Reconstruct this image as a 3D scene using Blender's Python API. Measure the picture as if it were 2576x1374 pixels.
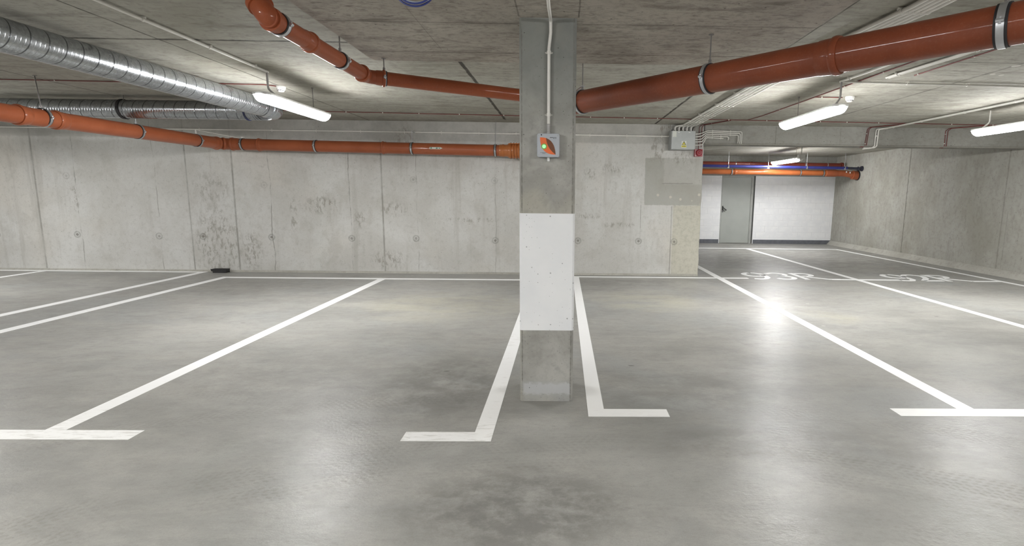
import bpy, math, random
from mathutils import Vector, Matrix
random.seed(7)
S = bpy.context.scene
for o in list(bpy.data.objects): bpy.data.objects.remove(o)
COL = S.collection

# ------------------------------------------------------------------ camera
YAW, PITCH, ROLL, FPX, CXP = -0.015333, 0.147645, 0.011255, 1317.14, 1435.73
cy_, sy_ = math.cos(YAW), math.sin(YAW); cp_, sp_ = math.cos(PITCH), math.sin(PITCH)
fwd = Vector((-sy_*cp_, cy_*cp_, -sp_)); rgt = Vector((cy_, sy_, 0)); upv = rgt.cross(fwd)
r2 = rgt*math.cos(ROLL)+upv*math.sin(ROLL); u2 = -rgt*math.sin(ROLL)+upv*math.cos(ROLL)
cam_d = bpy.data.cameras.new('camera'); cam = bpy.data.objects.new('camera', cam_d); COL.objects.link(cam)
cam_d.sensor_fit = 'HORIZONTAL'; cam_d.sensor_width = 36; cam_d.lens = FPX*36/2576
cam_d.shift_x = -(CXP-1288)/2576; cam_d.clip_start = 0.05; cam_d.clip_end = 100
M = Matrix((r2, u2, -fwd)).transposed().to_4x4(); M.translation = Vector((0, 0, 1.5)); cam.matrix_world = M
S.camera = cam
# ------------------------------------------------------------------ world, exposure
W = bpy.data.worlds.new('world'); S.world = W; W.use_nodes = True
W.node_tree.nodes['Background'].inputs[0].default_value = (.6, .65, .7, 1)
W.node_tree.nodes['Background'].inputs[1].default_value = 0.0
S.view_settings.view_transform = 'Standard'; S.view_settings.look = 'None'
S.view_settings.gamma = 1; S.view_settings.use_curve_mapping = False
S.view_settings.exposure = 2.90
LAMP_STRENGTH = 17.0

# ------------------------------------------------------------------ mesh helpers
class MB:
    def __init__(s): s.v = []; s.f = []; s.m = []
    def add(s, vs, fs, m=0):
        b = len(s.v); s.v += [tuple(v) for v in vs]; s.f += [[b+i for i in f] for f in fs]; s.m += [m]*len(fs); return s
    def box(s, x0, x1, y0, y1, z0, z1, m=0):
        return s.add([(x0,y0,z0),(x1,y0,z0),(x1,y1,z0),(x0,y1,z0),(x0,y0,z1),(x1,y0,z1),(x1,y1,z1),(x0,y1,z1)],
                     [(0,3,2,1),(4,5,6,7),(0,1,5,4),(1,2,6,5),(2,3,7,6),(3,0,4,7)], m)
    def prism(s, poly, axis, a, b, m=0):
        """poly: 2D outline; extruded along axis from a to b"""
        def P(p, t):
            return (t, p[0], p[1]) if axis == 'x' else ((p[0], t, p[1]) if axis == 'y' else (p[0], p[1], t))
        n = len(poly); vs = [P(p, a) for p in poly]+[P(p, b) for p in poly]
        fs = [tuple(range(n))[::-1], tuple(range(n, 2*n))]+[(i, (i+1) % n, n+(i+1) % n, n+i) for i in range(n)]
        return s.add(vs, fs, m)
    def tube(s, pts, r, n=16, caps=True, m=0, radii=None):
        pts = [Vector(p) for p in pts]; k = len(pts); rings = []
        t = (pts[1]-pts[0]).normalized(); a = Vector((0,0,1)) if abs(t.z) < .9 else Vector((1,0,0))
        u = t.cross(a).normalized()
        for i, p in enumerate(pts):
            if i == 0: tt = (pts[1]-p).normalized()
            elif i == k-1: tt = (p-pts[i-1]).normalized()
            else: tt = ((p-pts[i-1]).normalized()+(pts[i+1]-p).normalized()).normalized()
            u = (u-tt*u.dot(tt)).normalized(); w = tt.cross(u)
            rr = radii[i] if radii else r
            rings.append([p+(u*math.cos(2*math.pi*j/n)+w*math.sin(2*math.pi*j/n))*rr for j in range(n)])
        vs = [v for R_ in rings for v in R_]; fs = []
        for i in range(k-1):
            for j in range(n): fs.append((i*n+j, i*n+(j+1) % n, (i+1)*n+(j+1) % n, (i+1)*n+j))
        if caps: fs.append(tuple(range(n))[::-1]); fs.append(tuple((k-1)*n+j for j in range(n)))
        return s.add(vs, fs, m)
    def band(s, c, d, r0, r1, w, n=40, m=0, a0=0, a1=2*math.pi):
        """solid ring round direction d, inner radius r0, outer r1, width w"""
        c = Vector(c); d = Vector(d).normalized(); a = Vector((0,0,1)) if abs(d.z) < .9 else Vector((1,0,0))
        u = d.cross(a).normalized(); v = d.cross(u); vs = []; fs = []
        prof = [(r0,-w/2),(r1,-w/2),(r1,w/2),(r0,w/2)]
        for i in range(n):
            t = 2*math.pi*i/n
            for r, h in prof: vs.append(c+(u*math.cos(t)+v*math.sin(t))*r+d*h)
        for i in range(n):
            j = (i+1) % n
            for q in range(4): fs.append((i*4+q, i*4+(q+1) % 4, j*4+(q+1) % 4, j*4+q))
        return s.add(vs, fs, m)
    def lathe(s, c, d, prof, n=32, m=0):
        """prof: list of (radius, height along d)"""
        c = Vector(c); d = Vector(d).normalized(); a = Vector((0,0,1)) if abs(d.z) < .9 else Vector((1,0,0))
        u = d.cross(a).normalized(); v = d.cross(u); vs = []; fs = []
        for r, h in prof:
            for j in range(n):
                t = 2*math.pi*j/n; vs.append(c+(u*math.cos(t)+v*math.sin(t))*r+d*h)
        for i in range(len(prof)-1):
            for j in range(n): fs.append((i*n+j, i*n+(j+1) % n, (i+1)*n+(j+1) % n, (i+1)*n+j))
        fs.append(tuple(range(n))[::-1]); fs.append(tuple((len(prof)-1)*n+j for j in range(n)))
        return s.add(vs, fs, m)
    def rbox(s, x0, x1, y0, y1, z0, z1, r, axis='y', n=5, m=0, bev=0.0):
        """box with rounded corners in the plane across axis; bev = small rim bevel at the low-axis face"""
        def outline(e):
            o = []
            if axis == 'y': A0, A1, B0, B1 = x0+e, x1-e, z0+e, z1-e
            elif axis == 'x': A0, A1, B0, B1 = y0+e, y1-e, z0+e, z1-e
            else: A0, A1, B0, B1 = x0+e, x1-e, y0+e, y1-e
            rr = max(r-e, .0005)
            for cx, cz, t0 in ((A1-rr, B1-rr, 0), (A0+rr, B1-rr, 90), (A0+rr, B0+rr, 180), (A1-rr, B0+rr, 270)):
                for i in range(n+1):
                    t = math.radians(t0+90*i/n); o.append((cx+rr*math.cos(t), cz+rr*math.sin(t)))
            return o
        lo, hi = {'y': (y0, y1), 'x': (x0, x1), 'z': (z0, z1)}[axis]
        lay = [(bev, lo), (0, lo+bev), (0, hi)] if bev else [(0, lo), (0, hi)]
        def P(p, t): return (t, p[0], p[1]) if axis == 'x' else ((p[0], t, p[1]) if axis == 'y' else (p[0], p[1], t))
        vs = []; k = 0
        for e, t in lay:
            o = outline(e); k = len(o); vs += [P(p, t) for p in o]
        L = len(lay); fs = [tuple(range(k))[::-1], tuple((L-1)*k+i for i in range(k))]
        for l in range(L-1):
            for i in range(k): fs.append((l*k+i, l*k+(i+1) % k, (l+1)*k+(i+1) % k, (l+1)*k+i))
        return s.add(vs, fs, m)
    def build(s, name, mats, parent=None, smooth=True, ang=35, **tags):
        me = bpy.data.meshes.new(name); me.from_pydata(s.v, [], s.f)
        mats = mats if isinstance(mats, (list, tuple)) else [mats]
        for mt in mats: me.materials.append(mt)
        for p, mi in zip(me.polygons, s.m): p.material_index = mi
        import bmesh
        bm = bmesh.new(); bm.from_mesh(me); bmesh.ops.recalc_face_normals(bm, faces=bm.faces); bm.to_mesh(me); bm.free()
        if smooth:
            me.shade_smooth(); me.set_sharp_from_angle(angle=math.radians(ang))
        me.update()
        o = bpy.data.objects.new(name, me); COL.objects.link(o)
        if parent is not None:
            o.parent = parent
            o.matrix_parent_inverse = world_of(parent).inverted()
        for k, v in tags.items(): o[k] = v
        return o
def world_of(o):
    m = Matrix.Translation(o.location) @ o.rotation_euler.to_matrix().to_4x4()
    if o.parent: m = world_of(o.parent) @ o.matrix_parent_inverse @ m
    return m
def thing(name, loc, label, category, group=None):
    o = bpy.data.objects.new(name, None); COL.objects.link(o); o.location = loc; o.empty_display_size = .05
    o['label'] = label; o['category'] = category
    if group: o['group'] = group
    return o
def tagd(o, label, category, group=None):
    o['label'] = label; o['category'] = category
    if group: o['group'] = group
    return o
def structure(o, label=None):
    o['kind'] = 'structure'
    if label: o['label'] = label
    return o
def bend(pts, r, n=8):
    """polyline with its inner corners rounded at radius r"""
    P = [Vector(p) for p in pts]; out = [P[0]]
    for i in range(1, len(P)-1):
        a = (P[i-1]-P[i]); b = (P[i+1]-P[i]); la, lb = a.length, b.length; a.normalize(); b.normalize()
        th = a.angle(b)
        if th > math.pi-.02: out.append(P[i]); continue
        d = min(r/math.tan(th/2), la*.49, lb*.49); p0 = P[i]+a*d; p1 = P[i]+b*d
        for k in range(n+1):
            t = k/n; out.append(p0*(1-t)**2+P[i]*2*t*(1-t)+p1*t*t)
    out.append(P[-1]); return out

# ------------------------------------------------------------------ material helpers
class NT:
    def __init__(s, name):
        s.mat = bpy.data.materials.new(name); s.mat.use_nodes = True; s.t = s.mat.node_tree
        s.b = s.t.nodes['Principled BSDF']; s._pos = None
    def n(s, typ, **kw):
        nd = s.t.nodes.new(typ)
        for k, v in kw.items(): setattr(nd, k, v)
        return nd
    def put(s, sock, v):
        if isinstance(v, (int, float)): sock.default_value = v
        elif isinstance(v, (tuple, list)):
            sock.default_value = tuple(v) if len(v) == len(sock.default_value) else tuple(v)+(1,)
        else: s.t.links.new(v, sock)
    def pos(s, obj=False):
        if obj: return s.n('ShaderNodeTexCoord').outputs['Object']
        if s._pos is None: s._pos = s.n('ShaderNodeNewGeometry').outputs['Position']
        return s._pos
    def xyz(s, v=None):
        nd = s.n('ShaderNodeSeparateXYZ'); s.put(nd.inputs[0], v or s.pos()); return nd.outputs[0], nd.outputs[1], nd.outputs[2]
    def ma(s, op, a, b=0.0, c=None, cl=False):
        nd = s.n('ShaderNodeMath', operation=op, use_clamp=cl); s.put(nd.inputs[0], a); s.put(nd.inputs[1], b)
        if c is not None: s.put(nd.inputs[2], c)
        return nd.outputs[0]
    def scale(s, v, k):
        nd = s.n('ShaderNodeVectorMath', operation='MULTIPLY'); s.put(nd.inputs[0], v); s.put(nd.inputs[1], k); return nd.outputs[0]
    def noise(s, v, sc, det=4, rough=.6, dist=0.0, off=None):
        if off is not None:
            q = s.n('ShaderNodeVectorMath', operation='ADD'); s.put(q.inputs[0], v); s.put(q.inputs[1], (off, off*.7, off*1.3)); v = q.outputs[0]
        nd = s.n('ShaderNodeTexNoise'); s.put(nd.inputs['Vector'], v); nd.inputs['Scale'].default_value = sc
        nd.inputs['Detail'].default_value = det; nd.inputs['Roughness'].default_value = rough; nd.inputs['Distortion'].default_value = dist
        return nd.outputs[0]
    def mr(s, v, a, b, c=0.0, d=1.0, smooth=True):
        nd = s.n('ShaderNodeMapRange', interpolation_type='SMOOTHSTEP' if smooth else 'LINEAR'); s.put(nd.inputs[0], v)
        for i, q in enumerate((a, b, c, d)): s.put(nd.inputs[i+1], q)
        return nd.outputs[0]
    def mix(s, f, a, b, mode='MIX'):
        nd = s.n('ShaderNodeMix', data_type='RGBA', blend_type=mode); s.put(nd.inputs[0], f); s.put(nd.inputs[6], a); s.put(nd.inputs[7], b); return nd.outputs[2]
    def dots(s, v, sc, r, rnd=.6, cov=.5):
        """sparse small pits"""
        nd = s.n('ShaderNodeTexVoronoi'); s.put(nd.inputs['Vector'], v); nd.inputs['Scale'].default_value = sc
        d = s.mr(nd.outputs['Distance'], r*.6, r, 1, 0)
        sep = s.n('ShaderNodeSeparateColor'); s.put(sep.inputs[0], nd.outputs['Color'])
        return s.ma('MULTIPLY', d, s.mr(sep.outputs[0], cov, cov+.03))
    def line(s, x, at, w, other=None, lo=None, hi=None, strength=1.0):
        """soft dark line at x = at, half width w, kept between lo and hi of the other axis"""
        m = s.mr(s.ma('ABSOLUTE', s.ma('SUBTRACT', x, at)), w*.4, w, strength, 0)
        if other is not None:
            if lo is not None: m = s.ma('MULTIPLY', m, s.mr(other, lo, lo+.03))
            if hi is not None: m = s.ma('MULTIPLY', m, s.mr(other, hi-.03, hi, 1, 0))
        return m
    def rect(s, x, z, x0, x1, z0, z1, e=.01):
        m = s.ma('MULTIPLY', s.mr(x, x0-e, x0+e), s.mr(x, x1-e, x1+e, 1, 0))
        return s.ma('MULTIPLY', m, s.ma('MULTIPLY', s.mr(z, z0-e, z0+e), s.mr(z, z1-e, z1+e, 1, 0)))
    def blob(s, x, z, cx, cz, rx, rz):
        a = s.ma('DIVIDE', s.ma('SUBTRACT', x, cx), rx); b = s.ma('DIVIDE', s.ma('SUBTRACT', z, cz), rz)
        d = s.ma('SQRT', s.ma('ADD', s.ma('MULTIPLY', a, a), s.ma('MULTIPLY', b, b)))
        return s.mr(d, .35, 1.0, 1, 0)
    def mx(s, *ms):
        r = ms[0]
        for q in ms[1:]: r = s.ma('MAXIMUM', r, q)
        return r
    def bump(s, h, dist=.002, strength=1.0):
        nd = s.n('ShaderNodeBump'); nd.inputs['Strength'].default_value = strength; nd.inputs['Distance'].default_value = dist
        s.put(nd.inputs['Height'], h); s.t.links.new(nd.outputs[0], s.b.inputs['Normal'])
    def out(s, color=None, rough=None, metal=None, spec=None):
        if color is not None: s.put(s.b.inputs['Base Color'], color)
        if rough is not None: s.put(s.b.inputs['Roughness'], rough)
        if metal is not None: s.put(s.b.inputs['Metallic'], metal)
        if spec is not None: s.put(s.b.inputs['Specular IOR Level'], spec)
        return s.mat
def plain(name, col, rough=.5, metal=0.0, vary=.12, sc=9):
    t = NT(name); f = t.noise(t.pos(), sc, 4, .6)
    c0 = tuple(c*(1-vary) for c in col); c1 = tuple(min(1, c*(1+vary)) for c in col)
    return t.out(t.mix(t.mr(f, .3, .7), c0, c1), rough, metal)

# concrete of the long wall (X along, Z up)
def mat_wall_center():
    t = NT('cast_concrete_wall'); p = t.pos(); x, y, z = t.xyz()
    cloud = t.noise(p, .9, 5, .62, .4); fine = t.noise(p, 14, 6, .7); grit = t.noise(p, 90, 3, .6)
    c = t.mix(t.mr(cloud, .32, .68), (.50, .492, .46), (.60, .598, .575))
    c = t.mix(t.mr(t.noise(p, .45, 3, .5, 0, 5.), .5, .7), c, (.585, .56, .51))
    c = t.mix(t.ma('MULTIPLY', t.mr(fine, .50, .72), .42), c, (.33, .32, .29))
    c = t.mix(t.ma('MULTIPLY', t.mr(t.noise(t.scale(p, (1, 1, .7)), 2.6, 6, .7, .2, 21.), .5, .66), .4), c, (.40, .385, .345))
    c = t.mix(t.ma('MULTIPLY', t.mr(grit, .35, .7), .14), c, (.26, .25, .23))
    streak = t.noise(t.scale(p, (5, 1, .35)), 1.0, 5, .6, .3)
    c = t.mix(t.ma('MULTIPLY', t.mr(streak, .54, .70), .42), c, (.36, .345, .31))
    wob = t.ma('MULTIPLY', t.ma('SUBTRACT', t.noise(t.scale(p, (1, 1, 1.6)), 1.4, 3, .6), .5), .09)
    xw = t.ma('ADD', x, wob); br = t.noise(p, 2.2, 4, .7, 0, 3.)
    j = t.mx(t.line(x, -9.67, .022), t.line(x, -6.92, .018), t.line(x, -6.08, .022), t.line(x, -3.36, .02, z, 0, 2.5), t.line(x, 2.03, .012, z, 0, 1.33))
    thin = t.mx(t.line(xw, -8.95, .012), t.line(xw, -7.5, .009), t.line(xw, -5.42, .012), t.line(xw, -3.96, .012), t.line(xw, -2.72, .007),
                t.line(xw, -1.27, .006), t.line(x, 1.45, .008, z, .7, 1.35), t.line(x, 2.08, .006, z, 0, 1.3), t.line(x, 2.33, .006, z, .4, 1.25), t.line(x, 2.41, .01, z, .55, 1.25), t.line(x, -.2, .006))
    c = t.mix(t.ma('MULTIPLY', j, t.mr(br, .3, .6, .25, .68)), c, (.22, .21, .185))
    c = t.mix(t.ma('MULTIPLY', thin, t.mr(br, .42, .6, .08, .75)), c, (.24, .23, .205))
    # weak light above the lamps put into the wall colour, from lintel height up
    dim_top = t.mr(t.ma('ADD', z, t.ma('MULTIPLY', t.ma('SUBTRACT', fine, .5), .04)), 2.43, 2.47)
    c = t.mix(t.ma('MULTIPLY', dim_top, .62), c, t.mix(t.mr(t.noise(p, 5, 5, .7), .35, .65), (.31, .30, .275), (.40, .39, .36)))
    # yellowish end strip, plaster patch with chips
    c = t.mix(t.ma('MULTIPLY', t.rect(x, z, 2.06, 2.7, -.1, 1.33, .015), .75), c, t.mix(t.mr(fine, .4, .7), (.50, .485, .40), (.40, .385, .31)))
    ed = t.ma('MULTIPLY', t.ma('SUBTRACT', t.noise(p, 9, 3), .5), .05)
    patch = t.rect(t.ma('ADD', x, ed), t.ma('ADD', z, ed), 1.51, 2.75, 1.335, 2.2, .01)
    inner = t.rect(t.ma('ADD', x, ed), t.ma('ADD', z, ed), 1.86, 2.75, 1.72, 2.3, .03)
    patch = t.ma('MULTIPLY', patch, t.mr(inner, 0, 1, 1, .6))
    c = t.mix(t.ma('MULTIPLY', patch, .8), c, t.mix(t.mr(cloud, .3, .7), (.315, .305, .265), (.36, .36, .325)))
    c = t.mix(t.ma('MULTIPLY', t.line(t.ma('ADD', z, ed), 1.735, .014, x, 1.82, 2.42), .6), c, (.24, .235, .21))
    chips = t.ma('MULTIPLY', t.dots(p, 9, .28, cov=.55), t.rect(x, z, 1.5, 2.6, 1.36, 1.58, .02))
    c = t.mix(t.ma('MULTIPLY', chips, .8), c, (.55, .53, .46))
    # weathered stains
    rg = t.mr(t.noise(t.scale(p, (2.2, 1, 1)), 7, 6, .75, .2, 9.), .48, .60)
    st = t.mx(t.ma('MULTIPLY', t.blob(x, z, -6.45, .55, .62, .95), .95), t.blob(x, z, -5.85, .4, .3, .5), t.ma('MULTIPLY', t.blob(x, z, -6.5, 1.55, .5, .4), .7),
              t.ma('MULTIPLY', t.blob(x, z, -4.48, 1.27, .42, .23), 1.1), t.blob(x, z, -5.02, 1.1, .1, .42), t.blob(x, z, -9.0, 1.35, .12, .3),
              t.blob(x, z, -3.15, 1.2, .35, .18), t.blob(x, z, -1.7, 1.02, .75, .06), t.blob(x, z, -3.8, 1.0, .18, .22),
              t.blob(x, z, 1.05, .95, .42, .07), t.blob(x, z, .45, 1.12, .35, .08), t.ma('MULTIPLY', t.blob(x, z, 2.2, 2.2, .35, .17), 1.2), t.blob(x, z, 1.74, 2.35, .22, .4),
              t.blob(x, z, -2.9, 2.5, .28, .3), t.blob(x, z, .9, 2.0, .25, .12), t.blob(x, z, .5, 1.9, .15, .15), t.ma('MULTIPLY', t.blob(x, z, 1.95, 2.74, .35, .16), 1.5), t.ma('MULTIPLY', t.blob(x, z, 2.45, 2.72, .2, .14), 1.3), t.blob(x, z, -3.3, .25, .5, .25))
    c = t.mix(t.ma('MULTIPLY', t.ma('MULTIPLY', st, rg), .74), c, (.275, .255, .22))
    # tie holes
    holes = []
    for hx, hz in ((-10.5,.66),(-9.03,.675),(-7.53,.66),(-6.72,.66),(-5.45,.66),(-3.96,.652),(-2.76,.664),(-1.276,.641),(1.424,.653),(2.1,.65),(-5.52,1.62),(-1.28,1.75),(-2.78,1.75),(.28,.65),(-10.5,1.75),(-9.1,1.75)):
        a = t.ma('SUBTRACT', x, hx); b = t.ma('SUBTRACT', z, hz)
        d = t.ma('SQRT', t.ma('ADD', t.ma('MULTIPLY', a, a), t.ma('MULTIPLY', b, b)))
        k = 1.0 if hz < 1 else .45
        holes.append(t.ma('MAXIMUM', t.mr(d, .018, .032, .9*k, 0), t.mr(t.ma('ABSOLUTE', t.ma('SUBTRACT', d, .052)), .006, .02, .5*k, 0)))
    hm = t.mx(*holes)
    c = t.mix(t.ma('MULTIPLY', hm, t.mr(fine, .3, .6, .5, 1)), c, (.19, .18, .16))
    pits = t.ma('MAXIMUM', t.dots(p, 11, .085, cov=.62), t.dots(t.scale(p, (1, 1, .8)), 26, .14, cov=.8))
    pz = t.mr(t.noise(p, .7, 2, .5, 0, 2.), .38, .62, .15, 1)
    c = t.mix(t.ma('MULTIPLY', t.ma('MULTIPLY', pits, pz), .75), c, (.16, .15, .135))
    h = t.ma('SUBTRACT', t.ma('SUBTRACT', t.ma('MULTIPLY', fine, .6), j), t.ma('MULTIPLY', pits, .8))
    t.bump(h, .003, .5)
    return t.out(c, .82, spec=.25)
def mat_concrete(name, lo, hi, dark, streak_k, sc=1.0, k_st=1.0, pits=True, lines=(), bump=.004, spots=()):
    """lines: (axis 0/1/2, at, half width, other axis, lo, hi, strength)"""
    t = NT(name); p = t.pos(); X = t.xyz()
    cloud = t.noise(p, .8*sc, 5, .62, .5); fine = t.noise(p, 13*sc, 6, .72); sv = t.scale(p, streak_k)
    st = t.noise(sv, 1.0, 8, .68, .6); st2 = t.noise(sv, 3.3, 7, .7, .4, 4.)
    c = t.mix(t.mr(cloud, .3, .7), lo, hi)
    pa = t.mr(t.noise(t.scale(p, (.5, 1.3, 1)), .9, 4, .6, .3, 7.), .35, .65, .45, 1.0)
    c = t.mix(t.ma('MULTIPLY', t.ma('MULTIPLY', t.mr(st, .48, .68), .62*k_st), pa), c, dark)
    c = t.mix(t.ma('MULTIPLY', t.ma('MULTIPLY', t.mr(st2, .53, .68), .62*k_st), pa), c, dark)
    c = t.mix(t.ma('MULTIPLY', t.mr(t.noise(p, 1.7, 3, .6, .3, 13.), .55, .7), .35), c, tuple(q*1.15 for q in hi))
    c = t.mix(t.ma('MULTIPLY', t.mr(fine, .46, .7), .42), c, dark)
    c = t.mix(t.ma('MULTIPLY', t.mr(t.noise(sv, 9, 5, .75, 0, 31.), .54, .66), .4), c, dark)
    h = t.ma('SUBTRACT', t.ma('MULTIPLY', fine, .5), t.ma('MULTIPLY', t.mr(st2, .58, .7), .5))
    br = t.noise(p, 4, 4, .7, 0, 3.)
    for ax, at, w, ot, l, hh, k in lines:
        q = t.ma('ADD', X[ax], t.ma('MULTIPLY', t.ma('SUBTRACT', br, .5), w*1.2))
        m = t.line(q, at, w, X[ot], l, hh, 1.0)
        c = t.mix(t.ma('MULTIPLY', m, t.mr(br, .3, .6, k*.5, k)), c, tuple(d*.4 for d in dark)); h = t.ma('SUBTRACT', h, t.ma('MULTIPLY', m, k))
    for a, b, r in spots:
        m = t.mr(t.blob(X[0], X[1], a, b, r, r), 0, .35)
        c = t.mix(t.ma('MULTIPLY', m, .8), c, (.62, .60, .55))
    if pits:
        pt = t.dots(p, 16, .13, cov=.72); c = t.mix(t.ma('MULTIPLY', pt, .75), c, tuple(d*.5 for d in dark)); h = t.ma('SUBTRACT', h, pt)
    t.bump(h, bump, .6)
    return t.out(c, .85, spec=.2)

def mat_floor():
    t = NT('polished_concrete_floor'); p = t.pos(); x, y, z = t.xyz()
    c1 = t.noise(t.scale(p, (.8, 1.15, 1)), .55, 7, .66, .3); c2 = t.noise(t.scale(p, (.6, 1.3, 1)), 1.7, 7, .7, .25, 3.)
    fine = t.noise(t.scale(p, (.7, 1.2, 1)), 9, 8, .76, .15); grit = t.noise(p, 130, 3, .65)
    c = t.mix(t.mr(c1, .32, .7), (.25, .245, .228), (.375, .37, .345))
    c = t.mix(t.ma('MULTIPLY', t.mr(c2, .42, .66), .55), c, (.40, .388, .355))
    c = t.mix(t.ma('MULTIPLY', t.mr(t.noise(p, .7, 4, .6, .5, 8.), .5, .68), .5), c, (.30, .31, .305))
    c = t.mix(t.ma('MULTIPLY', t.mr(fine, .5, .74), .30), c, (.20, .196, .18))
    c = t.mix(t.ma('MULTIPLY', t.mr(t.noise(t.scale(p, (.7, 1.2, 1)), 2.6, 6, .68, .35, 17.), .48, .68), .32), c, (.20, .197, .188))
    rg = t.mr(t.noise(t.scale(p, (1, 1.3, 1)), 3.2, 8, .75, .08, 6.), .36, .60)
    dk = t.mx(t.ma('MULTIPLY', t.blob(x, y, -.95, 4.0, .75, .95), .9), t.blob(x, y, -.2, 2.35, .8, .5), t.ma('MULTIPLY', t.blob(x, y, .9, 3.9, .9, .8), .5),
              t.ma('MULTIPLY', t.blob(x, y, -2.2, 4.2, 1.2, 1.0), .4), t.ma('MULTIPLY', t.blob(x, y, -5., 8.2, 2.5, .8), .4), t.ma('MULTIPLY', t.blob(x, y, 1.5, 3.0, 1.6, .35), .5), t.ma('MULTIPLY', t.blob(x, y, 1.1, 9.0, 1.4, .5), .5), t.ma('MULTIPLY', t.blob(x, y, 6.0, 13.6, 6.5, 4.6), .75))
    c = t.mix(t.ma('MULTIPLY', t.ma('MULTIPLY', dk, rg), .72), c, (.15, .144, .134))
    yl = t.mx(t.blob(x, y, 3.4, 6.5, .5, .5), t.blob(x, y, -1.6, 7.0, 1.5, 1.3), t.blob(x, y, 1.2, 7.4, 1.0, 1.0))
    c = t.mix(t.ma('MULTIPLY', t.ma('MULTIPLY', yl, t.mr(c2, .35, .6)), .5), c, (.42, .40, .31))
    # tyre marks: arcs round far centres
    marks = []
    for cx, cy, r, w, k in ((.2, -1.6, 4.62, .13, .8), (.2, -1.6, 4.40, .10, .8), (-.1, -2.6, 6.35, .12, .5), (-3.4, .6, 3.3, .12, .3), (.3, -2.0, 4.35, .12, .5)):
        a = t.ma('SUBTRACT', x, cx); b = t.ma('SUBTRACT', y, cy)
        d = t.ma('SQRT', t.ma('ADD', t.ma('MULTIPLY', a, a), t.ma('MULTIPLY', b, b)))
        e = t.ma('ABSOLUTE', t.ma('SUBTRACT', d, r)); g = t.mr(e, w*.7, w, 1, 0)
        an = t.ma('ARCTAN2', b, a)
        tread = t.ma('SINE', t.ma('ADD', t.ma('MULTIPLY', an, r*2*math.pi/.045), t.ma('MULTIPLY', e, 90)))
        rib = t.ma('SINE', t.ma('MULTIPLY', d, 2*math.pi/.035))
        marks.append(t.ma('MULTIPLY', t.ma('MULTIPLY', g, k), t.mr(t.ma('ADD', tread, rib), -.2, 1.2, .15, 1)))
    mk = t.ma('MULTIPLY', t.mx(*marks), t.mr(t.noise(p, 1.3, 4, .6, 0, 11.), .4, .6))
    mk = t.ma('MULTIPLY', mk, t.mr(y, 4.0, 4.6, 1, 0))
    c = t.mix(t.ma('MULTIPLY', mk, .28), c, (.15, .14, .12))
    c = t.mix(t.ma('MULTIPLY', t.mr(t.noise(t.scale(p, (.8, 1.3, 1)), 32, 5, .7), .5, .7), .28), c, (.19, .185, .165))
    specks = t.ma('MULTIPLY', t.dots(t.scale(p, (.7, 1.4, 1)), 3.1, .07, cov=.6), t.mr(t.noise(p, .5, 2, .5, 0, 4.), .5, .6))
    c = t.mix(t.ma('MULTIPLY', specks, .7), c, (.62, .6, .55))
    dirt = t.ma('MULTIPLY', t.dots(t.scale(p, (.6, 1.5, 1)), 2.3, .05, cov=.6), .8)
    c = t.mix(dirt, c, (.10, .095, .085))
    c = t.mix(t.ma('MULTIPLY', t.mr(grit, .35, .7), .18), c, (.17, .165, .15))
    ro = t.ma('ADD', t.mr(fine, .3, .7, .34, .46), t.ma('MULTIPLY', t.mr(c2, .3, .7), .06))
    ro = t.ma('ADD', ro, t.ma('MULTIPLY', mk, .14))
    h = t.ma('ADD', t.ma('MULTIPLY', fine, .55), t.ma('ADD', t.ma('MULTIPLY', t.noise(t.scale(p, (.8, 1.3, 1)), 30, 5, .65), .5), t.ma('MULTIPLY', mk, .25)))
    t.bump(h, .0035, .8)
    t.b.inputs['Coat Weight'].default_value = .15; t.put(t.b.inputs['Coat Roughness'], t.mr(fine, .3, .7, .085, .17))
    t.t.links.new(t.b.inputs['Normal'].links[0].from_socket, t.b.inputs['Coat Normal'])
    return t.out(c, ro, spec=.14)
def mat_line():
    t = NT('white_road_paint'); p = t.pos(); x, y, z = t.xyz()
    n1 = t.noise(t.scale(p, (.6, 3.5, 1)), 11, 6, .75, .4); n2 = t.noise(p, 1.1, 3, .6, 0, 2.)
    wear = t.ma('MULTIPLY', t.mr(n1, .57, .66), t.mr(n2, .46, .64))
    end = t.ma('MULTIPLY', t.mr(y, 3.0, 3.65, 1, 0), t.mr(n1, .50, .62))
    wear = t.ma('MAXIMUM', wear, t.ma('MULTIPLY', end, .75))
    c = t.mix(t.ma('MULTIPLY', t.mr(y, 3.2, 4.6, 1, 0), .25), (.88, .88, .875), (.76, .74, .67))
    c = t.mix(t.ma('MULTIPLY', wear, .6), c, (.42, .40, .35))
    t.bump(n1, .001, .3)
    return t.out(c, t.mr(n1, .3, .7, .38, .52), spec=.4)
def mat_block():
    t = NT('white_painted_blockwork'); p = t.pos(); x, y, z = t.xyz()
    bz = .1905; bw = .46
    zz = t.ma('DIVIDE', z, bz); row = t.ma('FLOOR', zz)
    fz = t.ma('ABSOLUTE', t.ma('SUBTRACT', t.ma('FRACT', zz), .5))
    xo = t.ma('ADD', t.ma('DIVIDE', x, bw), t.ma('FRACT', t.ma('MULTIPLY', row, .37)))
    fx = t.ma('ABSOLUTE', t.ma('SUBTRACT', t.ma('FRACT', xo), .5))
    n = t.noise(p, 5, 4, .6)
    hz = t.mr(fz, .465, .495); vx = t.mr(fx, .482, .497)
    seam = t.ma('MULTIPLY', t.ma('MAXIMUM', hz, vx), t.mr(n, .42, .62, .05, .8))
    c = t.mix(t.mr(n, .3, .7), (.82, .83, .85), (.88, .885, .895))
    c = t.mix(t.ma('MULTIPLY', seam, .42), c, (.30, .31, .33))
    t.bump(t.ma('SUBTRACT', t.ma('MULTIPLY', n, .1), seam), .004, .5)
    return t.out(c, .6, spec=.3)
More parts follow.
